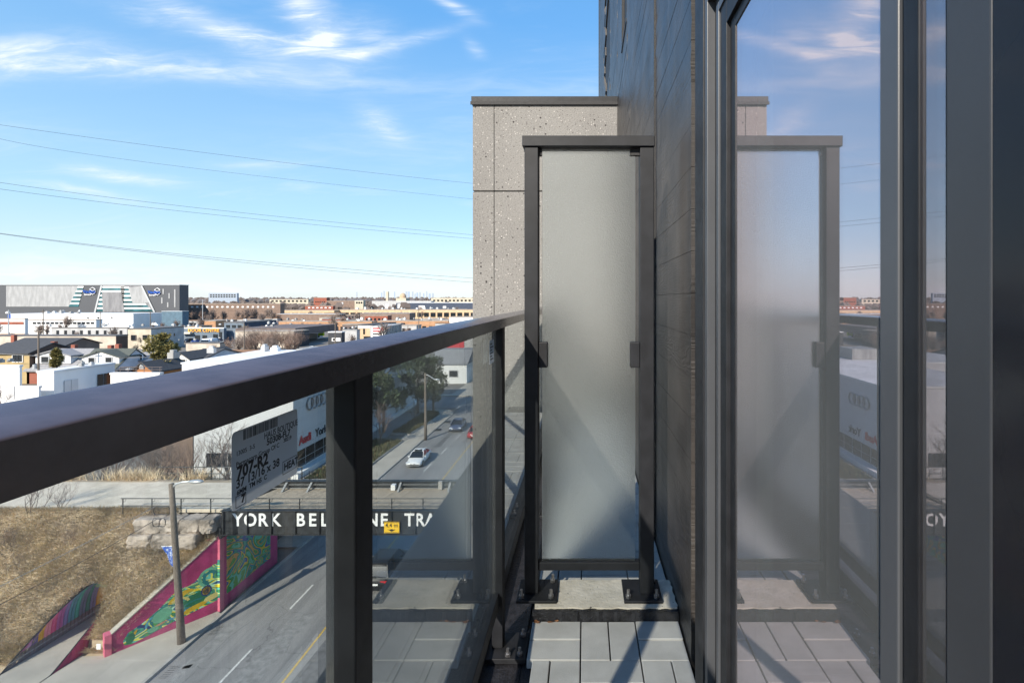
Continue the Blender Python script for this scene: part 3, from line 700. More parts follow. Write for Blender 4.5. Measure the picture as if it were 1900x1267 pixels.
for x0, x1, y0, y1, m_ in ((-20.9, -20.1, 25.6, 29.5, 'patch2'), (-17.6, -16.2, 21.5, 30, 'patch2'), (-20.6, -18.6, 44, 48.5, 'patch'), (-18.0, -16.0, 57, 64, 'patch2'), (-14.6, -12.4, 24, 28.5, 'patch'), (-20.9, -20.3, 18, 26, 'patch2'), (-19.4, -18.6, 64, 71, 'patch')):
    MB().prism([(x0, y0), (x1, y0 + .2), (x1 - .1, y1), (x0 + .15, y1 - .15)], 'z', .0005, .0032).build('asphalt_patch', M[m_], road)
for k in range(9):
    y0 = 14 + k * 4.1; MB().tube([(-19.9 + math.sin(k + i * .8) * .25 + i * .06, y0 + i * .8, -.012) for i in range(5)], .022, 4).build('tar_seam', M['patch'], road)
sheet('kerb_edge', [(KX - .18, -40), (KX, -40), (KX, 82.6), (KX - .18, 82.6)], .13, M['kerb'], t=.16)
sheet('kerb_far_side', [(-8.0, -40), (-7.82, -40), (-7.82, 260), (-8.0, 260)], .13, M['kerb'], t=.16)
sheet('pavement_far_side', [(-7.82, -40), (.41, -40), (.41, 260), (-7.82, 260)], .11, M['sidewalk'], t=.14)
sheet('pavement', [(KX - .18, -20), (KX - .18, 30.0), (-22.25, 30.2), (-25.3, 26.45), (-26.75, 26.4), (-26.85, 24.2), (-29.5, 23.4), (-31, -20)], .11, M['sidewalk'], t=.14)
sheet('path', [(-29.38, 23.45), (-26.9, 24.25), (-26.95, 44), (-29.35, 44)], .114, M['sidewalk'], t=.10)
# joints across the pavement are real grooves: slabs between the bridge and the side street
sd = thing('paved_walk', 'pale concrete walk of square slabs between the planted beds and the road', 'pavement', (-23, 60, 0))
y = 38.0
while y < 80.5:
    x0 = -24.1 - (.9 if y > 66 else 0)
    MB().prism([(x0, y + .012), (KX - .185, y + .012), (KX - .185, y + 1.488), (x0, y + 1.488)], 'z', 0, .118).build('slab', M['sidewalk'], sd); y += 1.5
pts = [(KX - .18, 80.6)]
for k in range(9):
    a = math.radians(k * 90 / 8); pts.append((KX - .18 - 3.2 + 3.2 * math.cos(a), 82.6 + 3.2 * math.sin(a)))
sheet('pavement_corner', pts + [(-60, 85.8), (-60, 83.8), (-27.5, 83.8), (-25.3, 80.6)], .115, M['sidewalk'], t=.14)
sheet('pavement_beyond', [(KX - .1, 97.5), (KX - .1, 230), (-26.5, 230), (-26.5, 99.5), (-70, 99.5), (-70, 97.5)], .115, M['sidewalk'], t=.14)
sheet('parking_lot', [(-31.2, 38), (-27.3, 38), (-27.3, 83.7), (-31.2, 83.7)], .02, M['asphalt'], t=.04)
for px, py in ((401, 1169), (313, 1247)):
    p = gr(px, py); dr = thing('storm_drain', 'iron storm drain grating beside the kerb ' + ('nearer the pole' if px == 401 else 'at the foot of the photo'), 'drain', p, 'storm drains along the kerb')
    for k in range(7): MB().box(p.x - .20, p.x + .20, p.y - .38 + k * .125, p.y - .37 + k * .125, .002, .02).build('bar', M['girder'], dr)
    MB().box(p.x - .27, p.x + .27, p.y - .42, p.y + .44, -.02, .004).build('frame', M['asphalt'], dr)
for px, py in ((829, 783), (811, 798)):
    p = gr(px, py); tag(MB().box(p.x - .5, p.x + .5, p.y - .5, p.y + .5, .10, .125).build('manhole_plate', M['girder']), 'dark square utility plate in the pavement ' + ('beside the blue car' if px == 829 else 'nearer the street lamp'), 'plate', 'utility plates in the pavement')
beds = []
def bed(poly, label):
    t = thing('planting_bed', label, 'planting bed', (poly[0][0], poly[0][1], 0)); n = len(poly)
    MB().prism(poly, 'z', 0, .16).build('soil', M['dirt'], t)
    for i in range(n):
        a, c = Vector((*poly[i], 0)), Vector((*poly[(i + 1) % n], 0)); d = (c - a).normalized(); nn = Vector((d.y, -d.x, 0)) * .12
        MB().prism([tuple((a - nn).xy), tuple((c - nn).xy), tuple((c + nn).xy), tuple((a + nn).xy)], 'z', 0, .26).build('kerb_stone', M['kerb'], t)
    return poly
b1 = bed([(-27.1, 70), (-24.5, 69.6), (-23.9, 75), (-23.7, 81.3), (-24.6, 83.2), (-26.4, 83.4)], 'long planted bed with dark ground cover under the pine trees')
b2 = bed([(-29.5, 52), (-24.4, 52), (-24.3, 61), (-24.2, 66.2), (-28.5, 66.8)], 'planted bed with rough green cover left of the walk before the pines')
def inside(p, poly):
    r = False; n = len(poly)
    for i in range(n):
        a, c = poly[i], poly[(i + 1) % n]
        if (a[1] > p[1]) != (c[1] > p[1]) and p[0] < (c[0] - a[0]) * (p[1] - a[1]) / (c[1] - a[1]) + a[0]: r = not r
    return r
def blades(name, pts, h, wdt, mats, lean, seed, kind='stuff', per=1):
    """numpy built blades: pts (n,3)"""
    rg = np.random.default_rng(seed); n = len(pts); pts = np.asarray(pts, float)
    a = rg.uniform(0, 2 * np.pi, n); hh = h * rg.uniform(.5, 1.25, n); d = np.stack([np.cos(a), np.sin(a), np.zeros(n)], 1)
    la = rg.normal(0, 1, (n, 2)) * .45 + np.asarray(lean); tip = np.concatenate([la * hh[:, None], hh[:, None]], 1)
    w_ = wdt * rg.uniform(.6, 1.4, n)[:, None]
    v = np.stack([pts - d * w_, pts + d * w_, pts + tip], 1).reshape(-1, 3)
    me = bpy.data.meshes.new(name); f = np.arange(3 * n).reshape(-1, 3)
    me.from_pydata(v.tolist(), [], f.tolist())
    for m in mats: me.materials.append(m)
    me.polygons.foreach_set('material_index', rg.integers(0, len(mats), n).tolist())
    o = link(name, me); o['kind'] = kind; return o
cover = [mat('ground cover green', (.075, .095, .04), .9, var=.4, scale=1), mat('ground cover brown', (.13, .10, .055), .9, var=.4, scale=1)]
pts = []
for poly, n in ((b1, 5200), (b2, 7000)):
    xs, ys = [p[0] for p in poly], [p[1] for p in poly]; k = 0
    while k < n:
        q = (RND.uniform(min(xs), max(xs)), RND.uniform(min(ys), max(ys)))
        if inside(q, poly): pts.append((*q, .15)); k += 1
blades('ground_cover', pts, .38, .07, cover, (0, 0), 4)

# ------------------------------------------------------------------ embankment carrying the trail
TZ = 5.9
CX, RXC, HC = -28.15, 1.26, 2.6
def terr(x, y):
    if y > 36.2: z = TZ - max(0, (y - 36.2)) * .55
    else:
        f0 = 25.2 + 1.0 * min(1, max(0, (x + 29.6) / 2.6))
        s_ = min(1, max(0, (y - f0) / (31.0 - f0))); z = TZ * s_ ** (1.55 - .45 * min(1, max(0, (x + 29.3) / 2.2)))
        z += .22 * math.sin(x * 1.3 + y) * s_ * (1 - s_) * 2
    z = max(0.0, z)
    if x > -25.3:                                   # behind the wing wall
        wl = 30.4 + (x + 22.2) * (3.9 / 3.05)       # y of the wall line
        if y < wl + .2: return -.2
        z = min(z, .95 + (x + 25.2) / 3.0 * 3.55 + (y - wl) * .9)
    q_ = abs(x - CX) / (RXC + .06)
    if q_ < 1 and z < HC * 1.03 * (1 - q_ * q_) ** .4: return -.2
    if -26.9 < x < -25.25 and y < 26.9: return max(0, z * .3)
    return z
nx, ny = 216, 100; mb = MB(); X0, X1, Y0, Y1 = -75.0, -22.15, 21.0, 46.5
xs = [X0 + (X1 - X0) * (i / nx) ** .75 for i in range(nx + 1)]; ys = [Y0 + (Y1 - Y0) * j / ny for j in range(ny + 1)]
jit = random.Random(5)
mb.v = [(x, y, terr(x, y) + (.0 if 30.9 < y < 35.8 else jit.uniform(-.05, .05)) ) for y in ys for x in xs]
for j in range(ny):
    for i in range(nx):
        k = j * (nx + 1) + i; q = (k, k + 1, k + nx + 2, k + nx + 1)
        if min(mb.v[t][2] for t in q) > -.15: mb.f.append(q); mb.mi.append(0)
struct(mb.build('embankment', M['dirt'], smooth=True))
sheet('trail', [(-75, 31.2), (-22.3, 31.0), (-22.3, 35.4), (-30, 35.6), (-75, 35.8)], TZ + .05, M['trail'], t=.2)
rg = random.Random(3); pts = []
while len(pts) < 70000:
    x = -22.3 - abs(rg.gauss(0, 11)); y = rg.uniform(24.6, 31.3)
    if x < -60: continue
    z = terr(x, y)
    if z < .12: continue
    c = math.sin(x * 1.9 + 2 * math.sin(y * 1.7)) + math.sin(y * 2.3 + x * .7)
    if rg.random() < .7 + .15 * c: pts.append((x, y, z - .03))
dg = [mat('dry straw', (.80, .66, .47), .9, var=.2, scale=.7), mat('dry brown grass', (.70, .55, .39), .9, var=.25, scale=.7), mat('grey dead stems', (.66, .58, .50), .9, var=.2, scale=.7), mat('olive grass', (.56, .48, .30), .9, var=.2, scale=.7)]
blades('dry_grass', pts, .34, .016, dg, (.6, -1.0), 8)
pts = []
while len(pts) < 9000:
    x = rg.uniform(-70, -22.4); y = 36.0 + abs(rg.gauss(0, .8)); z = terr(x, y)
    if rg.random() < .5 + .5 * math.sin(x * 1.1) and not (-27.5 < x < -24.5): pts.append((x, y, z - .03))
blades('tall_trailside_grass', pts, .85, .022, [dg[0], mat('pale reed', (.58, .45, .28), .9, var=.2), dg[1]], (0, 0), 9)

# wing wall, abutment and mural
wa = thing('wing_wall', 'magenta wing wall painted with a swirling green and yellow mural', 'wall', (-23.7, 28.5, 0))
A, B_ = Vector((-25.2, 26.55, 0)), Vector((-22.2, 30.35, 0)); dW = (B_ - A).normalized(); nW = Vector((dW.y, -dW.x, 0)); LW = (B_ - A).length
def wpt(s_, z, off): p = A + dW * s_ + nW * off; return (p.x, p.y, z)
top = lambda s_: 1.12 + (4.62 - 1.12) * s_ / LW
mb = MB(); poly = [(0, 0), (LW, 0), (LW, top(LW)), (0, top(0))]
mb.loft([[wpt(s_, z, 0) for s_, z in poly], [wpt(s_, z, -.38) for s_, z in poly]]); mb.build('concrete_wall', M['pink'], wa)
mb = MB(); poly = [(-.03, top(0) + .001), (LW - .2, top(LW - .2) + .001), (LW - .2, top(LW - .2) + .07), (-.03, top(0) + .07)]
mb.loft([[wpt(s_, z, .03) for s_, z in poly], [wpt(s_, z, -.42) for s_, z in poly]]); mb.build('coping', M['sidewalk'], wa)
e0 = A - dW * .28
mb = MB(); q = [(e0 + nW * .05), (e0 + dW * .275 + nW * .05), (e0 + dW * .275 - nW * .45), (e0 - nW * .45)]
mb.loft([[(p.x, p.y, 0) for p in q], [(p.x, p.y, 1.2) for p in q]]); mb.build('end_pier', M['pinklight'], wa)
def wing_poly(pts, name, m, off):
    mb = MB(); mb.loft([[wpt(s_, z, off - .004) for s_, z in pts], [wpt(s_, z, off) for s_, z in pts]]); mb.build(name, m, wa)
lens = [(.45, .55), (.50, .32), (.8, .22), (1.5, .32), (2.4, .50), (3.4, .62), (4.3, .72), (4.82, .8), (4.82, 3.0), (4.5, 3.0), (4.0, 2.75), (3.6, 2.35), (3.3, 2.25), (2.9, 2.28), (2.5, 2.05), (2.2, 1.75), (1.8, 1.45), (1.4, 1.2), (1.0, 1.02), (.65, .90)]
wing_poly(lens, 'mural', M['mural'], .006)
def blob(cx, cz, rx, rz, rot, m, off, a0=0, a1=360, inner=0.0, n=22):
    c, s_ = math.cos(math.radians(rot)), math.sin(math.radians(rot)); out = []; inn = []
    for k in range(n + 1):
        a = math.radians(a0 + (a1 - a0) * k / n)
        for f, L in ((1, out), (inner, inn)):
            x, z = rx * f * math.cos(a), rz * f * math.sin(a); L.append((cx + x * c - z * s_, cz + x * s_ + z * c))
    pts = out[:-1] if a1 - a0 >= 360 else out + inn[::-1]
    wing_poly(pts, 'painted_shape', m, off)
mp = {k: mat('mural ' + k, c, .6, var=.12, scale=3) for k, c in dict(yellow=(.66, .42, .02), pale=(.72, .60, .20), mint=(.17, .48, .29), navy=(.02, .045, .16), teal=(.02, .20, .20), green=(.02, .17, .08), sky=(.10, .36, .50), peach=(.62, .28, .18)).items()}
blob(.95, .62, .30, .13, 70, mp['yellow'], .009, 0, 180, .2); blob(1.35, .78, .42, .16, -40, mp['navy'], .009, 10, 190, .3); blob(2.1, 1.15, .46, .36, 20, mp['mint'], .009)
blob(2.15, 1.12, .62, .46, 20, mp['teal'], .011, 20, 200, .86); blob(2.95, 1.75, .62, .30, 18, mp['yellow'], .009, 0, 190, .1); blob(2.85, 1.28, .55, .50, 0, mp['pale'], .013, 20, 130, .76)
blob(3.65, 1.35, .62, .34, 10, mp['green'], .009); blob(4.15, 1.6, .2, .24, 0, mp['yellow'], .012); blob(4.15, 1.6, .27, .31, 0, mp['navy'], .012, 0, 360.1, .85); blob(4.45, 1.1, .42, .17, 8, mp['pale'], .012)
blob(4.3, 2.35, .55, .55, 0, mp['mint'], .009, 40, 250, .72); blob(4.35, 2.3, .40, .42, 0, mp['teal'], .012, 30, 260, .6); blob(3.5, .85, .8, .14, 10, mp['yellow'], .010); blob(1.9, .62, .5, .10, 14, mp['peach'], .012, 0, 180, .2); blob(2.7, .85, .5, .13, 14, mp['sky'], .012, 180, 360, .4)
blob(1.55, 1.0, .3, .15, 60, mp['sky'], .012, 0, 180, .5); blob(3.3, 1.05, .7, .22, 16, mp['teal'], .012, 0, 180, .75); blob(.75, .55, .18, .28, -10, mp['green'], .010); blob(1.7, .55, .25, .14, 0, mp['mint'], .013)
MB().box(-25.52, -25.30, 26.05, 26.07, .72, 1.0).build('notice_plate', M['letter'], wa)
ab = thing('bridge_abutment', 'shaded bridge abutment wall painted with dark green swirls', 'abutment', (-22.3, 33, 0))
MB().box(-23.2, -22.2, 30.62, 36.0, 0, 4.35).build('wall', M['pink'], ab)
MB().box(-22.1985, -22.194, 30.9, 35.2, .75, 4.3).build('mural', M['mural2'], ab)
MB().box(-22.95, -22.14, 30.25, 30.618, 0, 4.42).build('end_pier', M['pinklight'], ab)
MB().box(-22.60, -22.142, 30.243, 30.249, .9, 3.2).build('mural', M['mural'], ab)
MB().box(-23.4, -22.15, 30.3, 36.0, 4.43, 5.1).build('bearing_seat', M['girder'], ab)
a2 = thing('far_abutment', 'concrete bridge abutment on the building side of the road', 'abutment', (-7.4, 33, 0)); MB().box(-7.9, -2.5, 30.4, 36, 0, 5.0).build('wall', M['sidewalk'], a2)
# armour stones
sw = thing('stone_wall', 'two courses of big rough blocks above the mural wall', 'stone wall', (-25, 30.4, 4))
def stone(cx, cy, cz, rx, ry, rz, parent, seed):
    r = random.Random(seed); rings = []; n_ = 5; rnd = .16
    base = []
    for sx, sy, a0 in ((1, 1, 0), (-1, 1, 90), (-1, -1, 180), (1, -1, 270)):
        for t in (15, 75): base.append((sx * (rx - rnd) + rnd * math.cos(math.radians(a0 + t)), sy * (ry - rnd) + rnd * math.sin(math.radians(a0 + t))))
    pts_ = []
    for q in range(len(base)):
        a_, c_ = base[q], base[(q + 1) % len(base)]; m_ = 4 if math.hypot(c_[0] - a_[0], c_[1] - a_[1]) > .6 else 1
        for w_ in range(m_): pts_.append((a_[0] + (c_[0] - a_[0]) * w_ / m_, a_[1] + (c_[1] - a_[1]) * w_ / m_))
    for i in range(n_ + 1):
        f = -1 + 2 * i / n_; s_ = .90 if i in (0, n_) else 1.0
        rings.append([(cx + x * s_ + r.uniform(-.05, .05), cy + y * s_ + r.uniform(-.06, .06), cz + f * rz + r.uniform(-.035, .035)) for x, y in pts_])
    return MB().loft(rings).build('stone', M['stone'], parent, bevel=.015, seg=1)
k = 0
for cx, wx in ((-26.35, .80), (-24.95, .62), (-23.75, .60), (-22.75, .42)): stone(cx, 30.35, 5.35, wx, .5, .42, sw, k); k += 1
for cx, wx in ((-26.55, .72), (-25.1, .70), (-23.75, .62)): stone(cx, 30.05, 4.55, wx, .5, .40, sw, k + 20); k += 1

# ------------------------------------------------------------------ bridge
br = thing('trail_bridge', 'black steel trail bridge with white lettering and a plank deck', 'bridge', (-15, 32, 4.6))
YB = 30.4; zb, zt_ = Z(-(990 - 555) / F * YB), Z(-(947 - 555) / F * YB)
MB().box(-22.15, -3, YB, YB + .03, zb, zt_).build('front_girder', M['girder'], br)
MB().box(-22.15, -3, YB - .14, YB + .2, zt_ + .001, zt_ + .035).build('top_flange', M['girder'], br)
MB().box(-22.15, -3, YB - .14, YB + .2, zb - .035, zb - .001).build('bottom_flange', M['girder'], br)
x = -22.0
while x < -3: MB().box(x, x + .035, YB - .12, YB - .001, zb, zt_).build('stiffener', M['girder'], br); x += 1.46
# planks, laid askew as on the bridge
x = -21.9; DY0, DY1 = YB + .35, YB + 3.7
while x < -3.6:
    mb = MB(); s_ = .95
    mb.prism([(x, DY0), (x + .185, DY0), (x + .185 + s_, DY1), (x + s_, DY1)], 'z', zt_ - .12, zt_ - .04 + RND.uniform(-.008, .008)); mb.build('plank', M['plank'], br); x += .200
MB().box(-22.15, -3, DY1 + .02, DY1 + .06, zb + .2, Z(-(893 - 555) / F * (DY1))).build('rear_girder', M['girder'], br)
zr_ = Z(-(893 - 555) / F * DY1)
MB().box(-22.15, -3, DY1 - .1, DY1 + .25, zr_ + .001, zr_ + .04).build('rear_flange', M['girder'], br)
for dz in (.18, .42): MB().tube([(-22.1, DY1 - .10, zr_ - dz), (-3, DY1 - .10, zr_ - dz)], .018, 6).build('pipe_rail', M['corrugated'], br)
for px in (492, 531, 577, 655, 743, 835):
    xx = (px - VX) / F * (DY1 - .2); MB().prism([(DY1 - .75, zt_ - .03), (DY1 - .55, zt_ - .03), (DY1 - .02, zr_ - .02), (DY1 - .14, zr_ - .02)], 'x', xx - .06, xx + .06).build('brace', M['corrugated'], br)
tag(MB().box(*[(731 - VX) / F * (DY1 - .3) + d for d in (-.14, .14)], DY1 - .5, DY1 - .2, zt_ + .0, zt_ + .36).build('meter_box', M['white']), 'small white box standing on the far side of the bridge deck', 'box')
MB().box(*[(817 - VX) / F * (DY1 - .3) + d for d in (-.13, .13)], DY1 - .35, DY1 - .15, zt_, zr_ + .1).build('gate_post', M['kerb'], br)
for body, c0, c1 in (('YORK', 430, 523), ('BELTLINE', 547, 724), ('TRAIL', 750, 848)):
    zc = Z(-(965 - 555) / F * YB); n = len(body)
    for i, ch in enumerate(body):
        xx = ((c0 + (c1 - c0) * (i + .5) / n) - VX) / F * YB
        text('letter', ch, 1.08, M['letter'], br, (xx, YB - .016, zc), '-y', .012, .022, 'CENTER', .92)
cl = thing('clearance_sign', 'yellow clearance sign reading 4.4 m hung on the bridge girder', 'sign', at(727, 978, YB - .2))
c = at(727, 978, YB - .16)
MB().box(c.x - .46, c.x + .46, c.y - .02, c.y, c.z - .34, c.z + .34).build('plate', M['yellow'], cl)
for q in ((-.44, .44, -.32, -.29), (-.44, .44, .29, .32)): MB().box(c.x + q[0], c.x + q[1], c.y - .023, c.y - .0205, c.z + q[2], c.z + q[3]).build('border', M['ink'], cl)
text('figures', '4.4 m', .34, M['ink'], cl, (c.x, c.y - .022, c.z + .12), '-y', .001, .015)
MB().prism([(c.x - .26, c.z - .10), (c.x - .1, c.z - .13), (c.x, c.z - .08), (c.x + .1, c.z - .13), (c.x + .26, c.z - .10), (c.x, c.z - .26)], 'y', c.y - .023, c.y - .0205).build('arrow', M['ink'], cl)

# railing along the trail edge
def pipe_rail(name, label, pxs, Y, zbase, h, rails, m, brackets=False):
    xs_ = [(p - VX) / F * Y for p in pxs]; t = thing(name, label, 'railing', (xs_[0], Y, zbase))
    for x in xs_:
        MB().tube([(x, Y, zbase - .25), (x, Y, zbase + h)], .032, 6).build('post', m, t)
        if brackets: MB().tube([(x, Y, zbase + h * .72), (x + .14, Y, zbase + h * .78), (x + .19, Y, zbase + h * .97)], .016, 5).build('bracket', m, t)
    for f in rails: MB().tube([(xs_[0] - .12, Y, zbase + h * f), (xs_[-1] + .1, Y, zbase + h * f)], .03, 6).build('rail', m, t)
pipe_rail('trail_railing', 'thin black pipe railing along the near edge of the trail and bridge', [228, 282, 336, 391, 446, 500, 556, 612, 668, 727, 785, 845, 905], 30.75, TZ + .0, .82, (1.0, .45), M['girder'], True)
pipe_rail('far_trail_railing', 'dark pipe railing on the far side of the trail before the dealership', [297, 346, 392, 440, 500, 560], 36.4, TZ - .1, .95, (1.0, .5), M['girder'])
# chain fence beyond
cf = thing('chain_fence', 'tall thin black fence between the trail and the dealership', 'fence', (-28, 45, 1)); fy = 44.5
for k in range(9):
    x = -40 + k * 2.2; MB().tube([(x, fy, 0), (x, fy, 3.7)], .03, 5).build('post', M['girder'], cf)
mb = MB()
for k in range(88): mb.box(-40 + k * .2, -40 + k * .2 + .014, fy - .006, fy + .006, .8, 3.6)
o = mb.build('fence_wire', M['girder'], cf)
# culvert
STR = [(.16, .06, .22), (.02, .20, .16), (.05, .08, .16), (.24, .07, .16), (.28, .16, .30), (.06, .05, .14), (.42, .20, .02), (.45, .13, .16), (.40, .05, .14), (.20, .06, .18), (.10, .10, .24), (.03, .15, .20), (.02, .22, .18), (.06, .10, .16), (.02, .14, .11), (.10, .12, .22), (.45, .24, .01), (.36, .18, .02), (.50, .28, .02), (.30, .14, .03), (.08, .07, .08)]
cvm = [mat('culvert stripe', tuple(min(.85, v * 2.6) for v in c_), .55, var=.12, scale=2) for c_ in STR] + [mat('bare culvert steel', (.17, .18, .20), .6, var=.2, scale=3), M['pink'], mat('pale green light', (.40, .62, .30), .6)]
cv = thing('culvert_tunnel', 'corrugated arch tunnel striped in rainbow colours under the embankment', 'tunnel', (CX, 27, 0))
mb = MB(); n = 20; K = len(STR)
def cpt(a, y, off, w):
    r_ = 1 + off + .022 * w; x_ = math.cos(a) * RXC * r_; z_ = max(0, math.sin(a)) ** .8 * HC * r_
    ym = 24.9 + z_ * (1.62 if x_ < 0 else 1.95)
    return (CX + x_, max(y, ym), z_)
yc = 24.9; ring = []
while yc < 41: ring.append(yc); yc += .105
for i in range(len(ring) - 1):
    for j in range(n):
        a0, a1 = math.pi * j / n, math.pi * (j + 1) / n; w0, w1 = (i % 2), ((i + 1) % 2)
        q = [cpt(a0, ring[i], 0, w0), cpt(a1, ring[i], 0, w0), cpt(a1, ring[i + 1], 0, w1), cpt(a0, ring[i + 1], 0, w1)]
        if max(abs(q[0][1] - q[3][1]), abs(q[1][1] - q[2][1])) < 1e-4: continue
        stripe = (i // 3) % K
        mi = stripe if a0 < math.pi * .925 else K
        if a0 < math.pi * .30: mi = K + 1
        mb.add(q, [(0, 1, 2, 3)], mi)
        q2 = [cpt(a0, ring[i], .03, w0), cpt(a1, ring[i], .03, w0), cpt(a1, ring[i + 1], .03, w1), cpt(a0, ring[i + 1], .03, w1)]
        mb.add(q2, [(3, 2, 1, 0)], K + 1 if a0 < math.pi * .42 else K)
mb.build('corrugated_arch', cvm, cv)
mb = MB(); e = []
for j in range(n + 1):
    a = math.pi * j / n; e.append(cpt(a, 0, .015, 0))
MB().tube(e, .035, 6).build('rim', M['girder'], cv)
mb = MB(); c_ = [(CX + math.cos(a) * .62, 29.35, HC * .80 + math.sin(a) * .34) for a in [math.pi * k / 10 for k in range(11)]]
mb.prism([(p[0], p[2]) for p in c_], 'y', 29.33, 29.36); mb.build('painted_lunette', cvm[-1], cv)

# ------------------------------------------------------------------ lamp poles, wires on the slope
def lamp_pole(base, topp, arm, label, banner=False, wood=True):
    t = thing('street_lamp', label, 'street lamp', base); b_, tp = Vector(base), Vector(topp)
    MB().tube([b_ + (tp - b_) * f - Vector((0, 0, .1 if f == 0 else 0)) for f in (0, .25, .5, .75, 1)], [.20, .18, .16, .145, .13] if wood else [.15, .13, .11, .1, .09], 10).build('pole', M['wood_pole'], t, smooth=True)
    a0 = b_ + (tp - b_) * .975; a = Vector(arm)
    MB().tube([a0, a0 + (a - a0) * .30 + Vector((0, 0, .12)), a0 + (a - a0) * .6 + Vector((0, 0, .10)), a], .055, 6).build('arm', M['lamp'], t)
    d = (a - a0); d.z = 0; d.normalize(); hd = MB(); rings = []
    for f, w_, h_ in ((-.05, .05, .05), (.1, .13, .09), (.4, .17, .11), (.65, .12, .08), (.75, .03, .03)):
        c_ = a + d * f; s_ = Vector((-d.y, d.x, 0)); rings.append([tuple(c_ + s_ * w_ * math.cos(q) + Vector((0, 0, 1)) * h_ * math.sin(q)) for q in [2 * math.pi * k / 10 for k in range(10)]])
    hd.loft(rings).build('lamp_head', M['lamp'], t, smooth=True); return t
p0 = gr(337, 1192, .1); L1 = lamp_pole(p0, at(318, 897, p0.y), at(352, 893, p0.y), 'wooden street lamp pole before the mural with a looped cable', True)
bn = thing('street_banner', 'small blue and white banner on the wooden pole before the mural', 'banner', at(311, 1030, p0.y))
bmat, g0, out0 = newmat('blue banner print'); pb = g0.n('ShaderNodeBsdfPrincipled'); g0.l(pb.outputs[0], out0.inputs[0])
tc0 = g0.n('ShaderNodeTexCoord').outputs['Object']; g0.l(g0.ramp(g0.m('FRACT', g0.m('MULTIPLY', g0.noise(tc0, 2.2, 1, .4, 1.5), 6)), [(0, (.03, .09, .42)), (.55, (.65, .7, .8)), (.75, (.06, .16, .55))], 'CONSTANT'), pb.inputs['Base Color'])
pz = [at(300, 1014, p0.y), at(321, 1014, p0.y), at(321, 1051, p0.y), at(316, 1046, p0.y), at(310, 1028, p0.y)]
MB().prism([(p.x, p.z) for p in pz], 'y', p0.y - .01, p0.y + .01).build('cloth', bmat, bn)
MB().tube([at(299, 1013, p0.y), at(323, 1013, p0.y)], .015, 5).build('rod', M['lamp'], bn)
pc = mat('black cable', (.03, .03, .032), .6); gc = mat('pale cable', (.34, .34, .34), .5)
cbl = thing('cable_coils', 'two loops of spare black cable tied to the wooden pole', 'cable', at(305, 955, p0.y))
for cx, cy, rx, ry in ((300, 947, 15, 9), (295, 969, 12, 9)):
    MB().tube([at(cx + rx * math.cos(q), cy + ry * math.sin(q) + 2 * math.sin(3 * q), p0.y - .1) for q in [2 * math.pi * k / 20 for k in range(21)]], .022, 5).build('loop', pc, cbl)
def wire(label, pts, r, m, name='wire', group=None, n=26):
    P = [Vector(p) for p in pts]; q = []
    for k in range(n + 1):
        t = k / n
        if len(P) == 2: q.append(P[0].lerp(P[1], t))
        else: q.append(P[0] * (1 - t) ** 2 + P[1] * 2 * t * (1 - t) + P[2] * t * t)
    return tag(MB().tube(q, r, 5).build(name, m), label, 'cable', group)
wire('pale upper cable running from the wooden pole down past the grassy slope', [at(-30, 1102, 21), at(150, 1014, 24), at(290, 938, p0.y - .1)], .014, gc)
wire('dark lower cable running from the wooden pole down past the grassy slope', [at(-30, 1136, 21), at(150, 1046, 24), at(292, 962, p0.y - .1)], .016, pc)
wire('thin pale cable crossing before the striped tunnel mouth', [at(-20, 1255, 20), at(100, 1180, 21), at(225, 1104, p0.y - .2)], .007, gc)
p1 = gr(790, 815, .1); lamp_pole(p1, at(789, 692, p1.y), at(806, 704, p1.y), 'grey street lamp pole between the pines and the road')

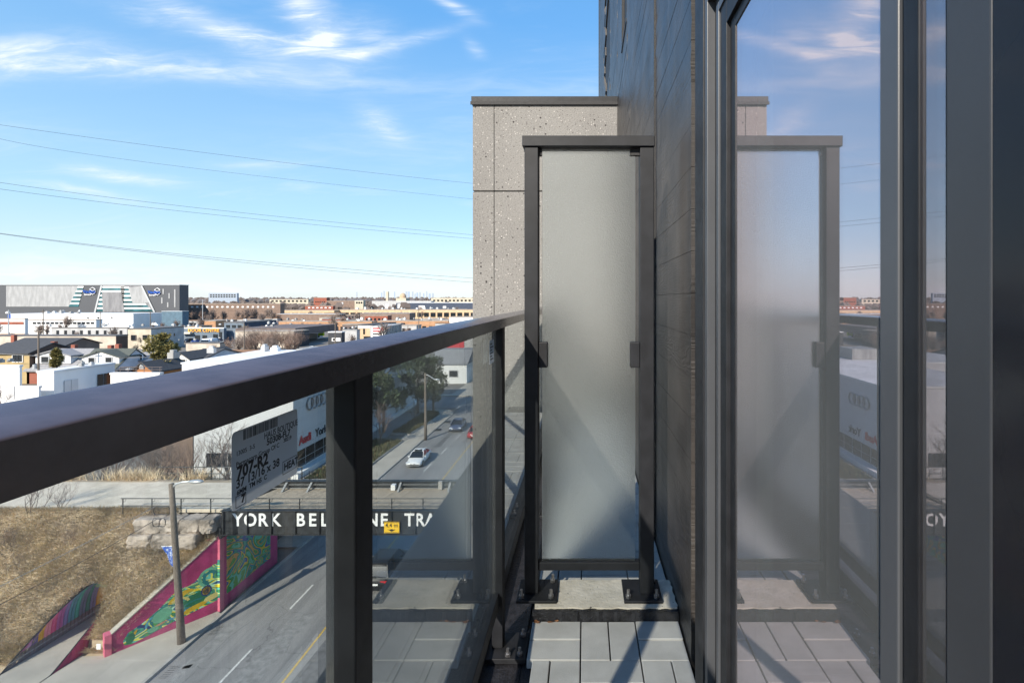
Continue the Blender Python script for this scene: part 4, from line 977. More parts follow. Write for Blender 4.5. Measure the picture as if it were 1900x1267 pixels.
# ------------------------------------------------------------------ vehicles
def make_car(label, paint, L=4.7, W2=.90, kind='sedan', front=-1):
    """built round the origin, nose towards -y"""
    t = thing('car', label, 'car', (0, 0, 0), 'cars on the road'); h = L / 2
    tall = kind == 'suv'; bz = .10 if tall else 0
    st = [(-h, .62, .36, .52), (-h + .08, .74, .26, .62), (-h + .5, .85, .20, .73), (-h + 1.25, .90, .18, .86), (-h + 1.5, .90, .18, .90), (h - 1.3, .90, .18, .95), (h - .55, .88, .20, .96 if not tall else 1.0), (h - .10, .80, .28, .88 if not tall else .98), (h, .72, .40, .70)]
    rings = []
    for y, w_, z0, z1 in st:
        w_ *= W2 / .9; z1 += bz
        rings.append([(x, y, z) for x, z in ((-w_ * .86, z0), (-w_, z0 + .12), (-w_ * 1.01, (z0 + z1) / 2), (-w_ * .97, z1 - .13), (-w_ * .82, z1 - .02), (0, z1 + .02), (w_ * .82, z1 - .02), (w_ * .97, z1 - .13), (w_ * 1.01, (z0 + z1) / 2), (w_, z0 + .12), (w_ * .86, z0))])
    MB().loft(rings).build('body', paint, t, smooth=True, bevel=0)
    zl, zr = .88 + bz, (1.44 if not tall else 1.72); wl, wr = W2 * .90, W2 * .70
    f0, f1, r1, r0 = -h + 1.22, -h + 2.0, (h - 1.55 if not tall else h - .55), (h - .72 if not tall else h - .18)
    mb = MB(); lo = [(-wl, f0, zl), (wl, f0, zl), (wl, r0, zl + .05), (-wl, r0, zl + .05)]; hi = [(-wr, f1, zr - .03), (wr, f1, zr - .03), (wr, r1, zr - .05), (-wr, r1, zr - .05)]
    mb.add(lo + hi, [(3, 2, 1, 0), (4, 5, 6, 7), (0, 1, 5, 4), (1, 2, 6, 5), (2, 3, 7, 6), (3, 0, 4, 7)]); mb.build('cabin_glass', M['carglass'], t)
    mb = MB(); rr = []
    for y, w_, z in ((f1 - .06, wr * .98, zr - .045), (f1 + .12, wr * 1.0, zr), ((f1 + r1) / 2, wr * 1.02, zr + .025), (r1 - .12, wr, zr), (r1 + .08, wr * .97, zr - .06)):
        rr.append([(-w_, y, z - .035), (-w_ * .85, y, z + .012), (0, y, z + .028), (w_ * .85, y, z + .012), (w_, y, z - .035)])
    mb.loft(rr).build('roof', paint, t, smooth=True)
    for s_ in (-1, 1):
        for a_, c_ in ((lo[0], hi[0]), (lo[3], hi[3])):
            MB().tube([(s_ * abs(a_[0]), a_[1], a_[2]), (s_ * abs(c_[0]), c_[1], c_[2])], .045, 5).build('pillar', paint, t)
        my = (f1 + r1) / 2 + .1; MB().tube([(s_ * wl * 1.0, my + .05, zl), (s_ * wr * 1.01, my, zr - .03)], .04, 5).build('pillar', paint, t)
        MB().loft([[(s_ * (W2 + q), f0 + .25 + w_, zl + .06 + z) for w_, z in ((0, -.05), (.12, -.05), (.12, .07), (0, .07))] for q in (-.03, .12)]).build('mirror', paint, t)
        for yy_ in (-h + .92, h - .95):
            wh = MB().disc((s_ * (W2 - .08), yy_, .33), .33, 'x', .22, 18).build('wheel', M['tyre'], t); MB().disc((s_ * (W2 + .032), yy_, .33), .21, 'x', .015, 12).build('rim', M['rim'], wh)
        MB().loft([[(s_ * q, y_, z) for y_, z in ((-h + .07, .56 + bz), (-h + .24, .57 + bz), (-h + .36, .70 + bz), (-h + .16, .66 + bz))] for q in (W2 * .46, W2 * .90)]).build('headlight', M['headlamp'], t)
        MB().box(*sorted((s_ * W2 * .45, s_ * W2 * .86)), h - .10, h - .015, .66 + bz, .80 + bz).build('tail_light', M['tail'], t)
    for s_ in (-1, 1): MB().prism([(s_ * .05, .42 + bz), (s_ * .28, .44 + bz), (s_ * .26, .56 + bz), (s_ * .07, .54 + bz)], 'y', -h - .012, -h + .1).build('grille', M['black'], t)
    MB().box(-.55, .55, -h + .005, -h + .1, .28 + bz, .34 + bz).build('lower_grille', M['black'], t)
    MB().box(-.26, .26, h - .04, h + .012, .52 + bz, .64 + bz).build('number_plate', M['letter'], t)
    return t
c1 = make_car('white sedan with a dark sunroof driving towards the bridge', M['carwhite']); MB().box(-.42, .42, -.55, .05, 1.468, 1.475).build('sunroof', M['carglass'], c1)
c1.location = (-19.35, 58.2, 0); c1.rotation_euler.z = math.radians(2)
c2 = make_car('slate blue sedan driving in the kerb lane behind the white sedan', M['carblue']); c2.location = (-18.6, 73.2, 0); c2.rotation_euler.z = math.radians(3)
c3 = make_car('red car in the far lane partly hidden by the concrete wall', M['carred']); c3.location = (-15.05, 69.5, 0); c3.rotation_euler.z = math.radians(180)
c4 = make_car('dark sport utility car heading under the bridge', M['cardark'], 4.6, .93, 'suv'); c4.location = (-13.55, 34.3, 0); c4.rotation_euler.z = math.radians(180)
# ================================================================== TREES
def bare(seed, h, depth=5, spread=.62, m='twig', rtrunk=.02, stems=1, up=.35, kids=(3, 4)):
    """returns (trunk mesh, crown mesh) round the origin"""
    r = random.Random(seed); tr, cr = MB(), MB()
    def grow(p, d, L, rad, lev):
        q = [p]; dd = d
        for k in range(2):
            dd = (dd + Vector((r.uniform(-1, 1), r.uniform(-1, 1), r.uniform(-.3, .7) * up)) * .22).normalized(); q.append(q[-1] + dd * L / 2)
        (tr if lev == 0 else cr).tube(q, [rad, rad * .8, rad * .6], 5 if lev == 0 else 3, cap=False)
        if lev >= depth: return
        for k in range(r.choice(kids) + (1 if lev == 0 else 0)):
            f = r.uniform(.35, 1.0) if k else 1.0; i = 1 if f < .7 else 2
            base = q[0].lerp(q[1], f * 2 if f < .5 else 1) if f < .5 else q[1].lerp(q[2], f * 2 - 1)
            a = Vector((r.uniform(-1, 1), r.uniform(-1, 1), r.uniform(-.35, .9))).normalized()
            nd = (dd * (1 - spread * .55) + a * spread + Vector((0, 0, up * .3))).normalized()
            grow(base, nd, L * r.uniform(.52, .80), rad * .55, lev + 1)
    for s_ in range(stems):
        d = Vector((r.uniform(-.5, .5), r.uniform(-.5, .5), 1)).normalized() if stems > 1 else Vector((r.uniform(-.05, .05), r.uniform(-.05, .05), 1))
        b_ = Vector((r.uniform(-.5, .5), r.uniform(-.5, .5), -.1)) * (1 if stems > 1 else 0); grow(b_, d, h * (.32 if stems == 1 else .42), h * rtrunk, 0)
    mt, mc = tr.mesh('trunk', M['bark']), cr.mesh('crown', M[m]); return mt, mc
def plant(kind, meshes, loc, label, cat, group=None, rz=0, sc=1.0, names=('trunk', 'crown')):
    t = thing(kind, label, cat, loc, group)
    for nm, me in zip(names, meshes):
        o = bpy.data.objects.new(nm, me); COL.objects.link(o); o.parent = t
    t.rotation_euler.z = rz; t.scale = (sc,) * 3 if not isinstance(sc, tuple) else sc; return t
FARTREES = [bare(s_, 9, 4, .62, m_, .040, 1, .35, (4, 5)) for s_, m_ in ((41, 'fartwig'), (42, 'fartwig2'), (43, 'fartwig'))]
TREES = [bare(s_, 9, 5, .60) for s_ in (1, 2, 3)]; RED = [bare(s_, 7, 5, .62, 'twig2') for s_ in (4, 5)]
SHRUB = [bare(s_, 4.2, 4, .5, m_, .008, 7, .5, (2, 3)) for s_, m_ in ((6, 'twig'), (7, 'twig2'), (8, 'twig'))]
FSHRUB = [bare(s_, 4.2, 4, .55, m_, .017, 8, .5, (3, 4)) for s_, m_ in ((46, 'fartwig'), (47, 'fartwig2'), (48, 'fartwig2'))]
def conifer(seed, h, rad, m, n=2600, shape='pine', leaf=.28):
    r = random.Random(seed); tr = MB(); tr.tube([(0, 0, -.1), (.05, 0, h * .5), (0, .05, h * .97)], [h * .022, h * .014, h * .004], 7)
    cr = MB(); lumps = []
    for k in range(26 if shape == 'pine' else 14):
        f = r.uniform(.26, 1) if shape == 'pine' else r.uniform(.05, 1)
        R0 = rad * ((1 - ((f - .45) / .58) ** 2) ** .5 if shape == 'pine' and f > .0 and abs((f - .45) / .58) < 1 else max(.12, (1 - f) ** .7) if shape != 'pine' else .3)
        a = r.uniform(0, 6.28); q = R0 * r.uniform(.25, .95); c = Vector((math.cos(a) * q, math.sin(a) * q, f * h))
        lumps.append((c, rad * r.uniform(.22, .42) if shape == 'pine' else rad * r.uniform(.3, .5)))
        if shape == 'pine': tr.tube([(0, 0, f * h * .86), tuple(c * .6 + Vector((0, 0, f * h * .37))), tuple(c)], [h * .007, h * .005, .01], 4)
    for k in range(n):
        c, R0 = r.choice(lumps); d = Vector((r.gauss(0, 1), r.gauss(0, 1), r.gauss(0, .75))).normalized() * R0 * r.random() ** .4
        p = c + d; o_ = (d.normalized() + Vector((r.uniform(-.6, .6), r.uniform(-.6, .6), r.uniform(-.2, .8)))).normalized(); s_ = o_.cross(Vector((r.uniform(-1, 1), r.uniform(-1, 1), r.uniform(-1, 1)))).normalized()
        L = leaf * r.uniform(.6, 1.3); cr.add([p - s_ * L * .28, p + s_ * L * .28, p + o_ * L + s_ * L * .05], [(0, 1, 2)])
    return tr.mesh('trunk', M['bark']), cr.mesh('crown', M[m])
pine = conifer(21, 9.6, 2.6, 'conifer', 5200, 'pine', .34); pine2 = conifer(22, 9.0, 2.2, 'conifer', 4200, 'pine', .32)
def gp(px, py): p = gr(px, py); return (p.x, p.y, 0)
plant('pine_tree', pine, gp(775, 767), 'dark green pine tree on the left of the pair behind the street lamp', 'tree', 'pine trees by the road', .4, 1.0)
plant('pine_tree', pine2, gp(804, 763), 'dark green pine tree leaning over the pavement by the white building', 'tree', 'pine trees by the road', 2.2, 1.0)
plant('pine_tree', pine, (-28.6, 71, 0), 'tall pine standing over the bare tree beside the railing post', 'tree', 'pine trees by the road', 1.9, (1.1, 1.1, 1.28))
plant('bare_tree', RED[0], gp(708, 826), 'leafless grey tree in the rough bed below the tall pine', 'tree', None, 1, (.9, .9, .95))
plant('bare_tree', TREES[2], gp(765, 790), 'thin leafless tree between the pine trunks', 'tree', None, 1, .55)
# thicket along the far edge of the trail
k = 0
for i in range(30):
    x = -24.5 - i * 1.35 + RND.uniform(-.5, .5); y = RND.uniform(36.6, 41.5)
    if -28.2 < x < -24: y = RND.uniform(39, 43)
    plant('bare_shrub', SHRUB[i % 3], (x, y, terr(x, y) - .1), 'leafless grey brown thicket shrub along the far edge of the trail', 'shrub', 'thicket beyond the trail', RND.uniform(0, 6), RND.uniform(.75, 1.15), ('stem', 'crown'))
for i, (x, y, s_) in enumerate(((-36.0, 42, .75), (-30.5, 43, .85), (-42, 41, .7), (-48, 42, .8))):
    t = plant('bare_tree', TREES[i % 3], (x, y, terr(x, y) - .2), ('bare tree with a leaning trunk behind the trail thicket', 'bare tree before the grey dealership wall and fence', 'bare tree standing above the left thicket', 'bare tree at the end of the thicket far along the trail')[i], 'tree', None, i * 2.1, s_)
    if i == 1: t.rotation_euler.y = math.radians(20)
for i, (px, py, z, s_, lab_) in enumerate(((60, 985, 4.6, .62, 'wide leafless shrub on the upper slope at the left edge'), (112, 985, 4.5, .42, 'small leafless shrub on the slope right of the wide one'), (20, 1030, 3.8, .45, 'low tangled shrub at the left edge halfway down the slope'), (330, 958, 5.6, .22, 'twiggy sprig growing beside the stone blocks'))):
    p = gr(px, py, z); plant('bare_shrub', SHRUB[i % 3], (p.x, p.y, terr(p.x, p.y) - .05), lab_, 'shrub', None, i, s_, ('stem', 'crown'))

rs_ = random.Random(19)
for i in range(13):
    x = rs_.uniform(-37, -25.5); y = rs_.uniform(28.6, 30.9); z = terr(x, y)
    if z < .5 or abs(x - CX) < 1.6: continue
    plant('bare_shrub', SHRUB[i % 3], (x, y, z - .05), 'small tangled leafless scrub growing on the straw coloured slope', 'shrub', 'scrub on the grassy slope', rs_.uniform(0, 6), rs_.uniform(.20, .36), ('stem', 'crown'))
# ================================================================== DEALERSHIP, STREET BUILDINGS
M['wall_paint'] = mat('pale grey cladding', (.56, .56, .57), .6, var=.04, scale=.4)
dl = thing('car_dealership', 'white car dealership with four ring emblem and red lettering on its street side', 'building', (-38, 60, 0))
MB().box(-45, -31, 53, 73, 0, 9.5).build('wall', M['wall_paint'], dl); MB().box(-59, -31, 73.005, 91, 0, 9.48).build('rear_wall', M['wall_paint'], dl)
MB().prism([(-45.1, 52.9), (-30.9, 52.9), (-30.9, 91.1), (-59.1, 91.1), (-59.1, 72.9), (-45.1, 72.9)], 'z', 9.505, 9.75).build('roof', M['whiteroof'], dl)
for z in (3.0, 4.4, 5.8, 7.2, 8.6): MB().box(-30.998, -30.992, 53, 91, z, z + .03).build('panel_joint', M['greywall'], dl)
for k in range(9):
    y0 = 53.4 + k * 1.9; wn = MB().box(-30.996, -30.96, y0, y0 + 1.84, .75, 2.55).build('window', M['darkglass'], dl)
    MB().box(-30.958, -30.94, y0, y0 + 1.84, 1.55, 1.60).build('glazing_bar', M['lamp'], wn)
for k in range(10): MB().box(-30.996, -30.93, 53.33 + k * 1.9, 53.39 + k * 1.9, .7, 2.6).build('mullion', M['lamp'], dl)
MB().box(-30.95, -30.2, 52.5, 91, 0, .55).build('plinth', M['white'], dl)
text('lettering', 'Audi', 1.25, M['red'], dl, (-30.95, 54.05, 3.55), '+x', .03, .03, 'LEFT'); text('lettering', 'York', 1.25, M['charcoal'], dl, (-30.95, 57.3, 3.55), '+x', .03, .02, 'LEFT')
for k in range(4):
    cy = 56.2 + k * .98; MB().tube([(-30.9, cy + .66 * math.cos(a), 7.25 + .66 * math.sin(a)) for a in [2 * math.pi * i / 28 for i in range(29)]], .09, 6).build('ring', M['steel'], dl)
for x0 in (-40.2, -37.9, -44.2):
    wn = MB().box(x0, x0 + 2.15, 52.95, 52.997, 1.15, 2.65).build('window', M['darkglass'], dl)
MB().box(-44.9, -41.6, 52.9, 52.996, 0, 5.5).build('brick_panel', M['brown'], dl)
tag(MB().box(-44, -40, 76, 80, 9.76, 11.4).build('rooftop_unit', M['corrugated']), 'boxy grey air unit on the flat white dealership roof', 'air unit')
wl = gp(590, 868); lamp_pole((-29.4, 60, 0), (-29.4, 60, 6.4), (-28.0, 59.6, 6.5), 'street lamp pole standing close before the white dealership wall')
# white gabled building and billboard up the road
def winbox(par, x0, x1, z0, z1, Y, m='darkglass', d=.05, nm='window', trim=None):
    w = MB().box(x0, x1, Y - d, Y - .002, z0, z1).build(nm, M[m], par)
    if trim:
        t = .12 * max(1, (x1 - x0) / 2); fr = MB()
        fr.box(x0 - t, x0, Y - d * 1.6, Y - .002, z0 - t, z1 + t); fr.box(x1, x1 + t, Y - d * 1.6, Y - .002, z0 - t, z1 + t); fr.box(x0, x1, Y - d * 1.6, Y - .002, z1, z1 + t); fr.box(x0, x1, Y - d * 1.6, Y - .002, z0 - t, z0)
        fr.build('frame', M[trim], w)
    return w
wb = thing('white_workshop', 'small white building with a dark pitched roof beyond the pines', 'building', (-28, 118, 0))
X0, X1, Yw = (800 - VX) / F * 112, (866 - VX) / F * 112, 112
MB().box(X0, X1, Yw, Yw + 14, 0, 4.4).build('wall', M['white'], wb)
MB().prism([(Yw - .4, 4.42), (Yw + 14.4, 4.42), (Yw + 9, 7.2), (Yw + 5, 7.2)], 'x', X0 - .3, X1 + .3).build('roof', M['roofgrey'], wb)
winbox(wb, (834 - VX) / F * 112, (849 - VX) / F * 112, 1.6, 2.9, Yw, trim='lamp')
bb = thing('billboard', 'red billboard with pale lettering beside the road beyond the pines', 'billboard', (-40, 140, 0))
X0, X1 = (812 - VX) / F * 140, (861 - VX) / F * 140
MB().box(X0, X1, 140, 140.4, 3.3, 9.6).build('panel', M['red'], bb)
for x in (X0 + 1.5, X1 - 1.5): MB().box(x - .15, x + .15, 140.41, 140.7, 0, 9).build('post', M['girder'], bb)
text('lettering', 'SALE  50 %', 1.0, M['letter'], bb, ((X0 + X1) / 2, 139.98, 4.4), '-y', .01)
gb = thing('grey_hall', 'grey walled hall at the bend of the road beside the billboard', 'building', (-35, 160, 0)); MB().box(-37.5, -20, 150, 175, 0, 8).build('wall', M['greywall'], gb); MB().box(-37.8, -19.7, 149.7, 175.3, 8.005, 8.5).build('roof', M['tar'], gb)

# ================================================================== THE TOWN BEHIND THE RAIL
def block(label, cat, name, pl, pc, pr, Y, yt, wall, roof='gravel', side=None, wins=(), trim=None, zb=0.0, par=.35, sidewins=()):
    """flat roofed block; pl..pc is its front and pc..pr its side receding, in photo columns; wins: (x0,x1,y0,y1)"""
    X0, X1 = (pl - VX) / F * Y, (pc - VX) / F * Y; zt = EYE - (yt - VY) / F * Y
    Y2 = X1 / ((pr - VX) / F) if pr > pc else Y + max(8, .5 * (X1 - X0))
    t = thing(name, label, cat, ((X0 + X1) / 2, Y, zb))
    MB().box(X0, X1, Y, Y2, zb, zt).build('wall', M[wall], t)
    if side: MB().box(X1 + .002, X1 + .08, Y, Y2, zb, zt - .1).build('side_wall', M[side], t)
    MB().box(X0 - .1, X1 + .1, Y - .1, Y2 + .1, zt + .002, zt + par).build('roof', M[roof], t)
    t_ = trim or wall
    for w in wins:
        m_ = w[4] if len(w) > 4 else 'darkglass'
        winbox(t, (w[0] - VX) / F * Y, (w[1] - VX) / F * Y, EYE - (w[3] - VY) / F * Y, EYE - (w[2] - VY) / F * Y, Y, m_, .06 + .0006 * Y, 'window' if m_ == 'darkglass' else 'panel', trim)
    for w in sidewins:
        ya, yb_ = X1 / ((w[0] - VX) / F), X1 / ((w[1] - VX) / F); ym = (ya + yb_) / 2
        MB().box(X1 + .09, X1 + .14, ya, yb_, EYE - (w[3] - VY) / F * ym, EYE - (w[2] - VY) / F * ym).build('window', M['darkglass'], t)
    return t, X0, X1, Y, Y2, zt
def row(x0, x1, n, y0, y1, fill=.62, m='darkglass'):
    s_ = (x1 - x0) / n; return [(x0 + s_ * i + s_ * (1 - fill) / 2, x0 + s_ * (i + 1) - s_ * (1 - fill) / 2, y0, y1, m) for i in range(n)]
def units(n, X0, X1, Y0, Y1, z, label, seed, sc=1.0, group='roof units'):
    r = random.Random(seed)
    for k in range(n):
        x, y = r.uniform(X0 + 1, X1 - 1), r.uniform(Y0 + .5, Y1 - 1); w, d, h = [r.uniform(.6, 1.6) * sc for _ in range(3)]
        mb = MB(); mb.box(x, x + w, y, y + d, z, z + h * .7); mb.box(x + w * .2, x + w * .8, y + d * .2, y + d * .8, z + h * .7, z + h)
        tag(mb.build('roof_unit', M[r.choice(('lamp', 'white', 'corrugated', 'lamp'))]), label, 'roof unit', group)
# --- white flat blocks nearest the rail
block('white flat roofed block cut by the left edge of the photo', 'building', 'white_block', -60, 36, 41, 84, 681, 'white', 'whiteroof', wins=[(14, 27, 716, 740, 'wall_paint')])
annex, *_ = block('white flat roofed annex with a dark glazed side window', 'building', 'white_block', 69, 100, 213, 84, 691.5, 'white', 'whiteroof', sidewins=[(180, 190.5, 694, 719), (192, 206, 692, 716)])
block('low white parapet between the two white blocks', 'wall', 'parapet_wall', 36, 72, 76, 82, 720, 'white', 'whiteroof')
block('low white roof with dark rails before the brick gable', 'building', 'white_shed', 205, 296, 302, 90, 695, 'white', 'whiteroof')
MB().box(*[(100 - VX) / F * 84 + d for d in (.09, .13)], 84 + 1.6, 84 + 3.9, 2.2, 5.0).build('door', M['wall_paint'], annex)
MB().box(*[(100 - VX) / F * 84 + d for d in (.132, .16)], 84 + 2.7, 84 + 2.76, 2.2, 5.0).build('door_joint', M['greywall'], annex)
sx0, sx1 = (207 - VX) / F * 90, (296 - VX) / F * 90; rlg = thing('roof_rail', 'dark pipe rails along the low white roof before the brick gable', 'railing', (sx0, 90, 5.9))
zt9 = EYE - (695 - VY) / F * 90 + .36
for zz in (.45, .9): MB().tube([(sx0 + 1, 90.6, zt9 + zz), (sx1, 90.6, zt9 + zz)], .05, 5).build('rail', M['fence'], rlg)
for k in range(6): MB().tube([(sx0 + 1 + k * 1.45, 90.6, zt9), (sx0 + 1 + k * 1.45, 90.6, zt9 + .9)], .05, 5).build('post', M['fence'], rlg)
# --- houses
def house(label, pl, pr, Y, ye, yr, wall, roof, side=None, wins=(), dormer=None, chim=(), depth=9.5, zb=0.0, cat='house', trim='white', gable_front=False):
    X0, X1 = (pl - VX) / F * Y, (pr - VX) / F * Y; ze = EYE - (ye - VY) / F * Y; Ym = Y + depth / 2; zr = EYE - (yr - VY) / F * Ym
    t = thing('house', label, cat, ((X0 + X1) / 2, Y, zb)); Y2 = Y + depth
    if gable_front:
        zr = EYE - (yr - VY) / F * Y; xm = (X0 + X1) / 2
        MB().prism([(X0, zb), (X1, zb), (X1, ze), (xm, zr), (X0, ze)], 'y', Y, Y2).build('wall', M[wall], t)
        th = .25
        for a, c in (((X0, ze), (xm, zr)), ((xm, zr), (X1, ze))):
            ex = .5; dx = (c[0] - a[0]); dz = c[1] - a[1]; L = math.hypot(dx, dz); ux, uz = dx / L * ex, dz / L * ex
            a2, c2_ = (a, c)
            if a == (X0, ze): a2 = (a[0] - ux, a[1] - uz)
            else: c2_ = (c[0] + ux, c[1] + uz)
            MB().prism([(a2[0], a2[1] + .003), (c2_[0], c2_[1] + .003), (c2_[0], c2_[1] + th), (a2[0], a2[1] + th)], 'y', Y - .5, Y2 + .3).build('roof', M[roof], t)
    else:
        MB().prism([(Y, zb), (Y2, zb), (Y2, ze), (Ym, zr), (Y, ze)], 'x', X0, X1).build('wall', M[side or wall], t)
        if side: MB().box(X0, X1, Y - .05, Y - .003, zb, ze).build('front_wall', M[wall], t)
        th = .22; ex = .6; sl = (zr - ze) / (depth / 2)
        MB().prism([(Y - ex, ze - ex * sl + .003), (Ym, zr + .003), (Ym, zr + th), (Y - ex, ze - ex * sl + th)], 'x', X0 - .3, X1 + .3).build('roof', M[roof], t)
        MB().prism([(Y2 + ex, ze - ex * sl + .003), (Y2 + ex, ze - ex * sl + th), (Ym + .01, zr + th), (Ym + .01, zr + .003)], 'x', X0 - .3, X1 + .3).build('roof', M[roof], t)
    for w in wins: winbox(t, (w[0] - VX) / F * Y, (w[1] - VX) / F * Y, EYE - (w[3] - VY) / F * Y, EYE - (w[2] - VY) / F * Y, Y - (.05 if side else 0), 'darkglass', .10, 'window', trim)
    if dormer:
        dl_, dr_, ya, yb_, ysh, dw = dormer; Yd = Y + .8; P = lambda px, py: ((px - VX) / F * Yd, EYE - (py - VY) / F * Yd)
        a, b_, c, d, e = P(dl_, yb_), P(dr_, yb_), P(dr_, ysh), P((dl_ + dr_) / 2, ya), P(dl_, ysh)
        MB().prism([a, b_, c, d, e], 'y', Yd, Yd + 5).build('dormer', M['white'], t)
        for p_, q in ((e, d), (d, c)):
            L = Vector((q[0] - p_[0], q[1] - p_[1])); L = L.normalized() * .5; p2 = (p_[0] - L.x, p_[1] - L.y) if p_ is e else p_; q2 = (q[0] + L.x, q[1] + L.y) if p_ is d else q
            MB().prism([(p2[0], p2[1] + .004), (q2[0], q2[1] + .004), (q2[0], q2[1] + .24), (p2[0], p2[1] + .24)], 'y', Yd - .4, Yd + 5.2).build('dormer_roof', M[roof], t)
        for w in dw: winbox(t, (w[0] - VX) / F * Yd, (w[1] - VX) / F * Yd, EYE - (w[3] - VY) / F * Yd, EYE - (w[2] - VY) / F * Yd, Yd, 'darkglass', .10, 'window', 'lamp')
    for px, py in chim:
        x = (px - VX) / F * Ym; z = EYE - (py - VY) / F * Ym; MB().box(x - .45, x + .45, Ym + .5, Ym + 1.3, ze, z).build('chimney', M['redbrick'], t)
    return t
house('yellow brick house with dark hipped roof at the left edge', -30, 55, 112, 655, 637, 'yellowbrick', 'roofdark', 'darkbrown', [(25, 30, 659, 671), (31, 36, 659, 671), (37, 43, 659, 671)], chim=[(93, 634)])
house('house with pale grey roof and white gabled dormer behind the tapered cedar', 50, 135, 112, 685, 648, 'redbrick', 'roofgrey', 'greyhouse', [], (66, 131, 651, 674, 660, [(78, 91, 662, 672), (113, 120, 660, 671)]), chim=[(131, 640)])
house('house with dark green roof and white gabled dormer', 141, 216, 112, 682, 648, 'white', 'roofgreen', 'greyhouse', [], (153, 221, 652, 675, 663, [(165.5, 176, 664, 673), (197, 208, 663, 672)]), chim=[(199, 641), (213, 639)])
house('lavender grey sided house behind the brick gable', 226, 268, 118, 668, 650, 'greyhouse', 'roofgrey', 'greyhouse', [(261, 265, 658, 667)], chim=[(281, 640)])
house('low house with warm cedar gable and dark roof', 246, 286, 98, 689, 673, 'cedarwood', 'roofdark', None, [], depth=8, gable_front=True, trim='lamp')
house('low brick porch beside the cedar gable', 212, 240, 98, 688, 682, 'redbrick', 'roofdark', None, [], depth=5)
house('white gabled house with black roof under the bushy cedar', 320, 352, 112, 666, 655, 'white', 'roofdark', None, [(330, 345, 667, 676)], depth=14, gable_front=True)
house('long black roofed house beside the white gable', 346, 384, 116, 664, 648, 'greyhouse', 'roofdark', 'greyhouse', [], depth=11)
house('house with orange brown roof before the bushes', 395, 470, 128, 660, 650, 'white', 'roofbrown', None, [], depth=10)
house('dark roofed house in the back row of houses', 10, 120, 132, 642, 628, 'brown', 'roofdark', 'brown', [], chim=[(19, 622)])
# cedars
ced = conifer(31, 5.6, 1.25, 'cedar', 9000, 'cone', .34); ced2 = conifer(32, 6.2, 2.0, 'cedar', 4200, 'pine', .42)
plant('cedar_tree', ced, ((105 - VX) / F * 100, 100, 2.6), 'tapered olive cedar before the pale grey roof', 'tree', None, 0, (1.15, 1.15, 1.08)); plant('cedar_tree', ced2, ((299 - VX) / F * 104, 104, 3.4), 'bushy olive cedar between the cedar gable and the white gable', 'tree', None, 1, (1.35, 1.35, 1.28))
# --- middle distance
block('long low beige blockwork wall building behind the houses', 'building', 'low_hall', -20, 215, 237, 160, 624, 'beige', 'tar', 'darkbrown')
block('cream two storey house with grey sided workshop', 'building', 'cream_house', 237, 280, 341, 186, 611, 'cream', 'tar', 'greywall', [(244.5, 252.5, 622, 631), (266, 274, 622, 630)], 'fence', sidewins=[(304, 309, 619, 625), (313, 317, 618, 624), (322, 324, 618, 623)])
t, X0, X1, Y, Y2, zt = block('blue grey shop with a long orange sign and parked cars before it', 'building', 'shop', 340, 415, 420, 222, 609.5, 'bluewall', 'white', 'bluewall', [(362, 371, 622, 631), (376, 384, 622, 631), (396, 404, 620, 632), (407, 412, 616, 630)])
text('sign', 'DOOR CENTRE', 2.0, M['signorange'], t, ((379 - VX) / F * 222, 221.6, EYE - (613 - VY) / F * 222), '-y', .05, .02)
MB().box((341 - VX) / F * Y, (359 - VX) / F * Y, Y - 2, Y - .01, EYE - (619 - VY) / F * Y, EYE - (616 - VY) / F * Y).build('awning', M['awning'], t)
block('grey two storey shop block beside the orange sign', 'building', 'grey_shop', 416, 453, 513, 226, 599, 'bluewall', 'tar', 'navy', row(418, 450, 3, 603, 608), None)
t, *_ = block('brown walled workshop behind the bare bushes', 'building', 'workshop', 437, 545, 573, 196, 616, 'beige', 'gravel', 'charcoal'); 
MB().box((437 - VX) / F * 205, (548 - VX) / F * 205, 205, 240, 4, EYE - (609 - VY) / F * 205).build('upper_wall', M['fence'], t)
block('tall white warehouse with plain front and lavender side', 'building', 'warehouse', 20, 247, 310, 292, 583, 'white', 'whiteroof', 'white', [(162, 165, 589, 591), (181, 184, 588, 591), (206, 209, 588, 590)])
block('white office wing with a row of dark windows', 'building', 'office_wing', 42, 178, 190, 268, 594, 'white', 'gravel', 'white', row(60, 176, 14, 597.5, 601, .7))
block('white hall with a brick red band at the left edge', 'building', 'hall', -60, 46, 52, 250, 592, 'white', 'gravel', 'white', [(-50, 44, 597, 602, 'redbrick'), (-50, 46, 619, 626, 'orange')])
block('low grey sheds and yard behind the beige wall', 'building', 'yard_shed', 96, 236, 240, 225, 609, 'greywall', 'tar', None, row(100, 232, 9, 613, 620, .3))
block('steel blue hall right of the white warehouse', 'building', 'hall', 300, 338, 350, 300, 578, 'steelblue', 'lamp', 'steelblue')
block('long brown brick row with white window bays', 'building', 'brick_row', 345, 520, 528, 430, 564, 'brown', 'gravel', None, row(352, 512, 17, 568, 571, .4, 'white'))
tb = (-60, 0)
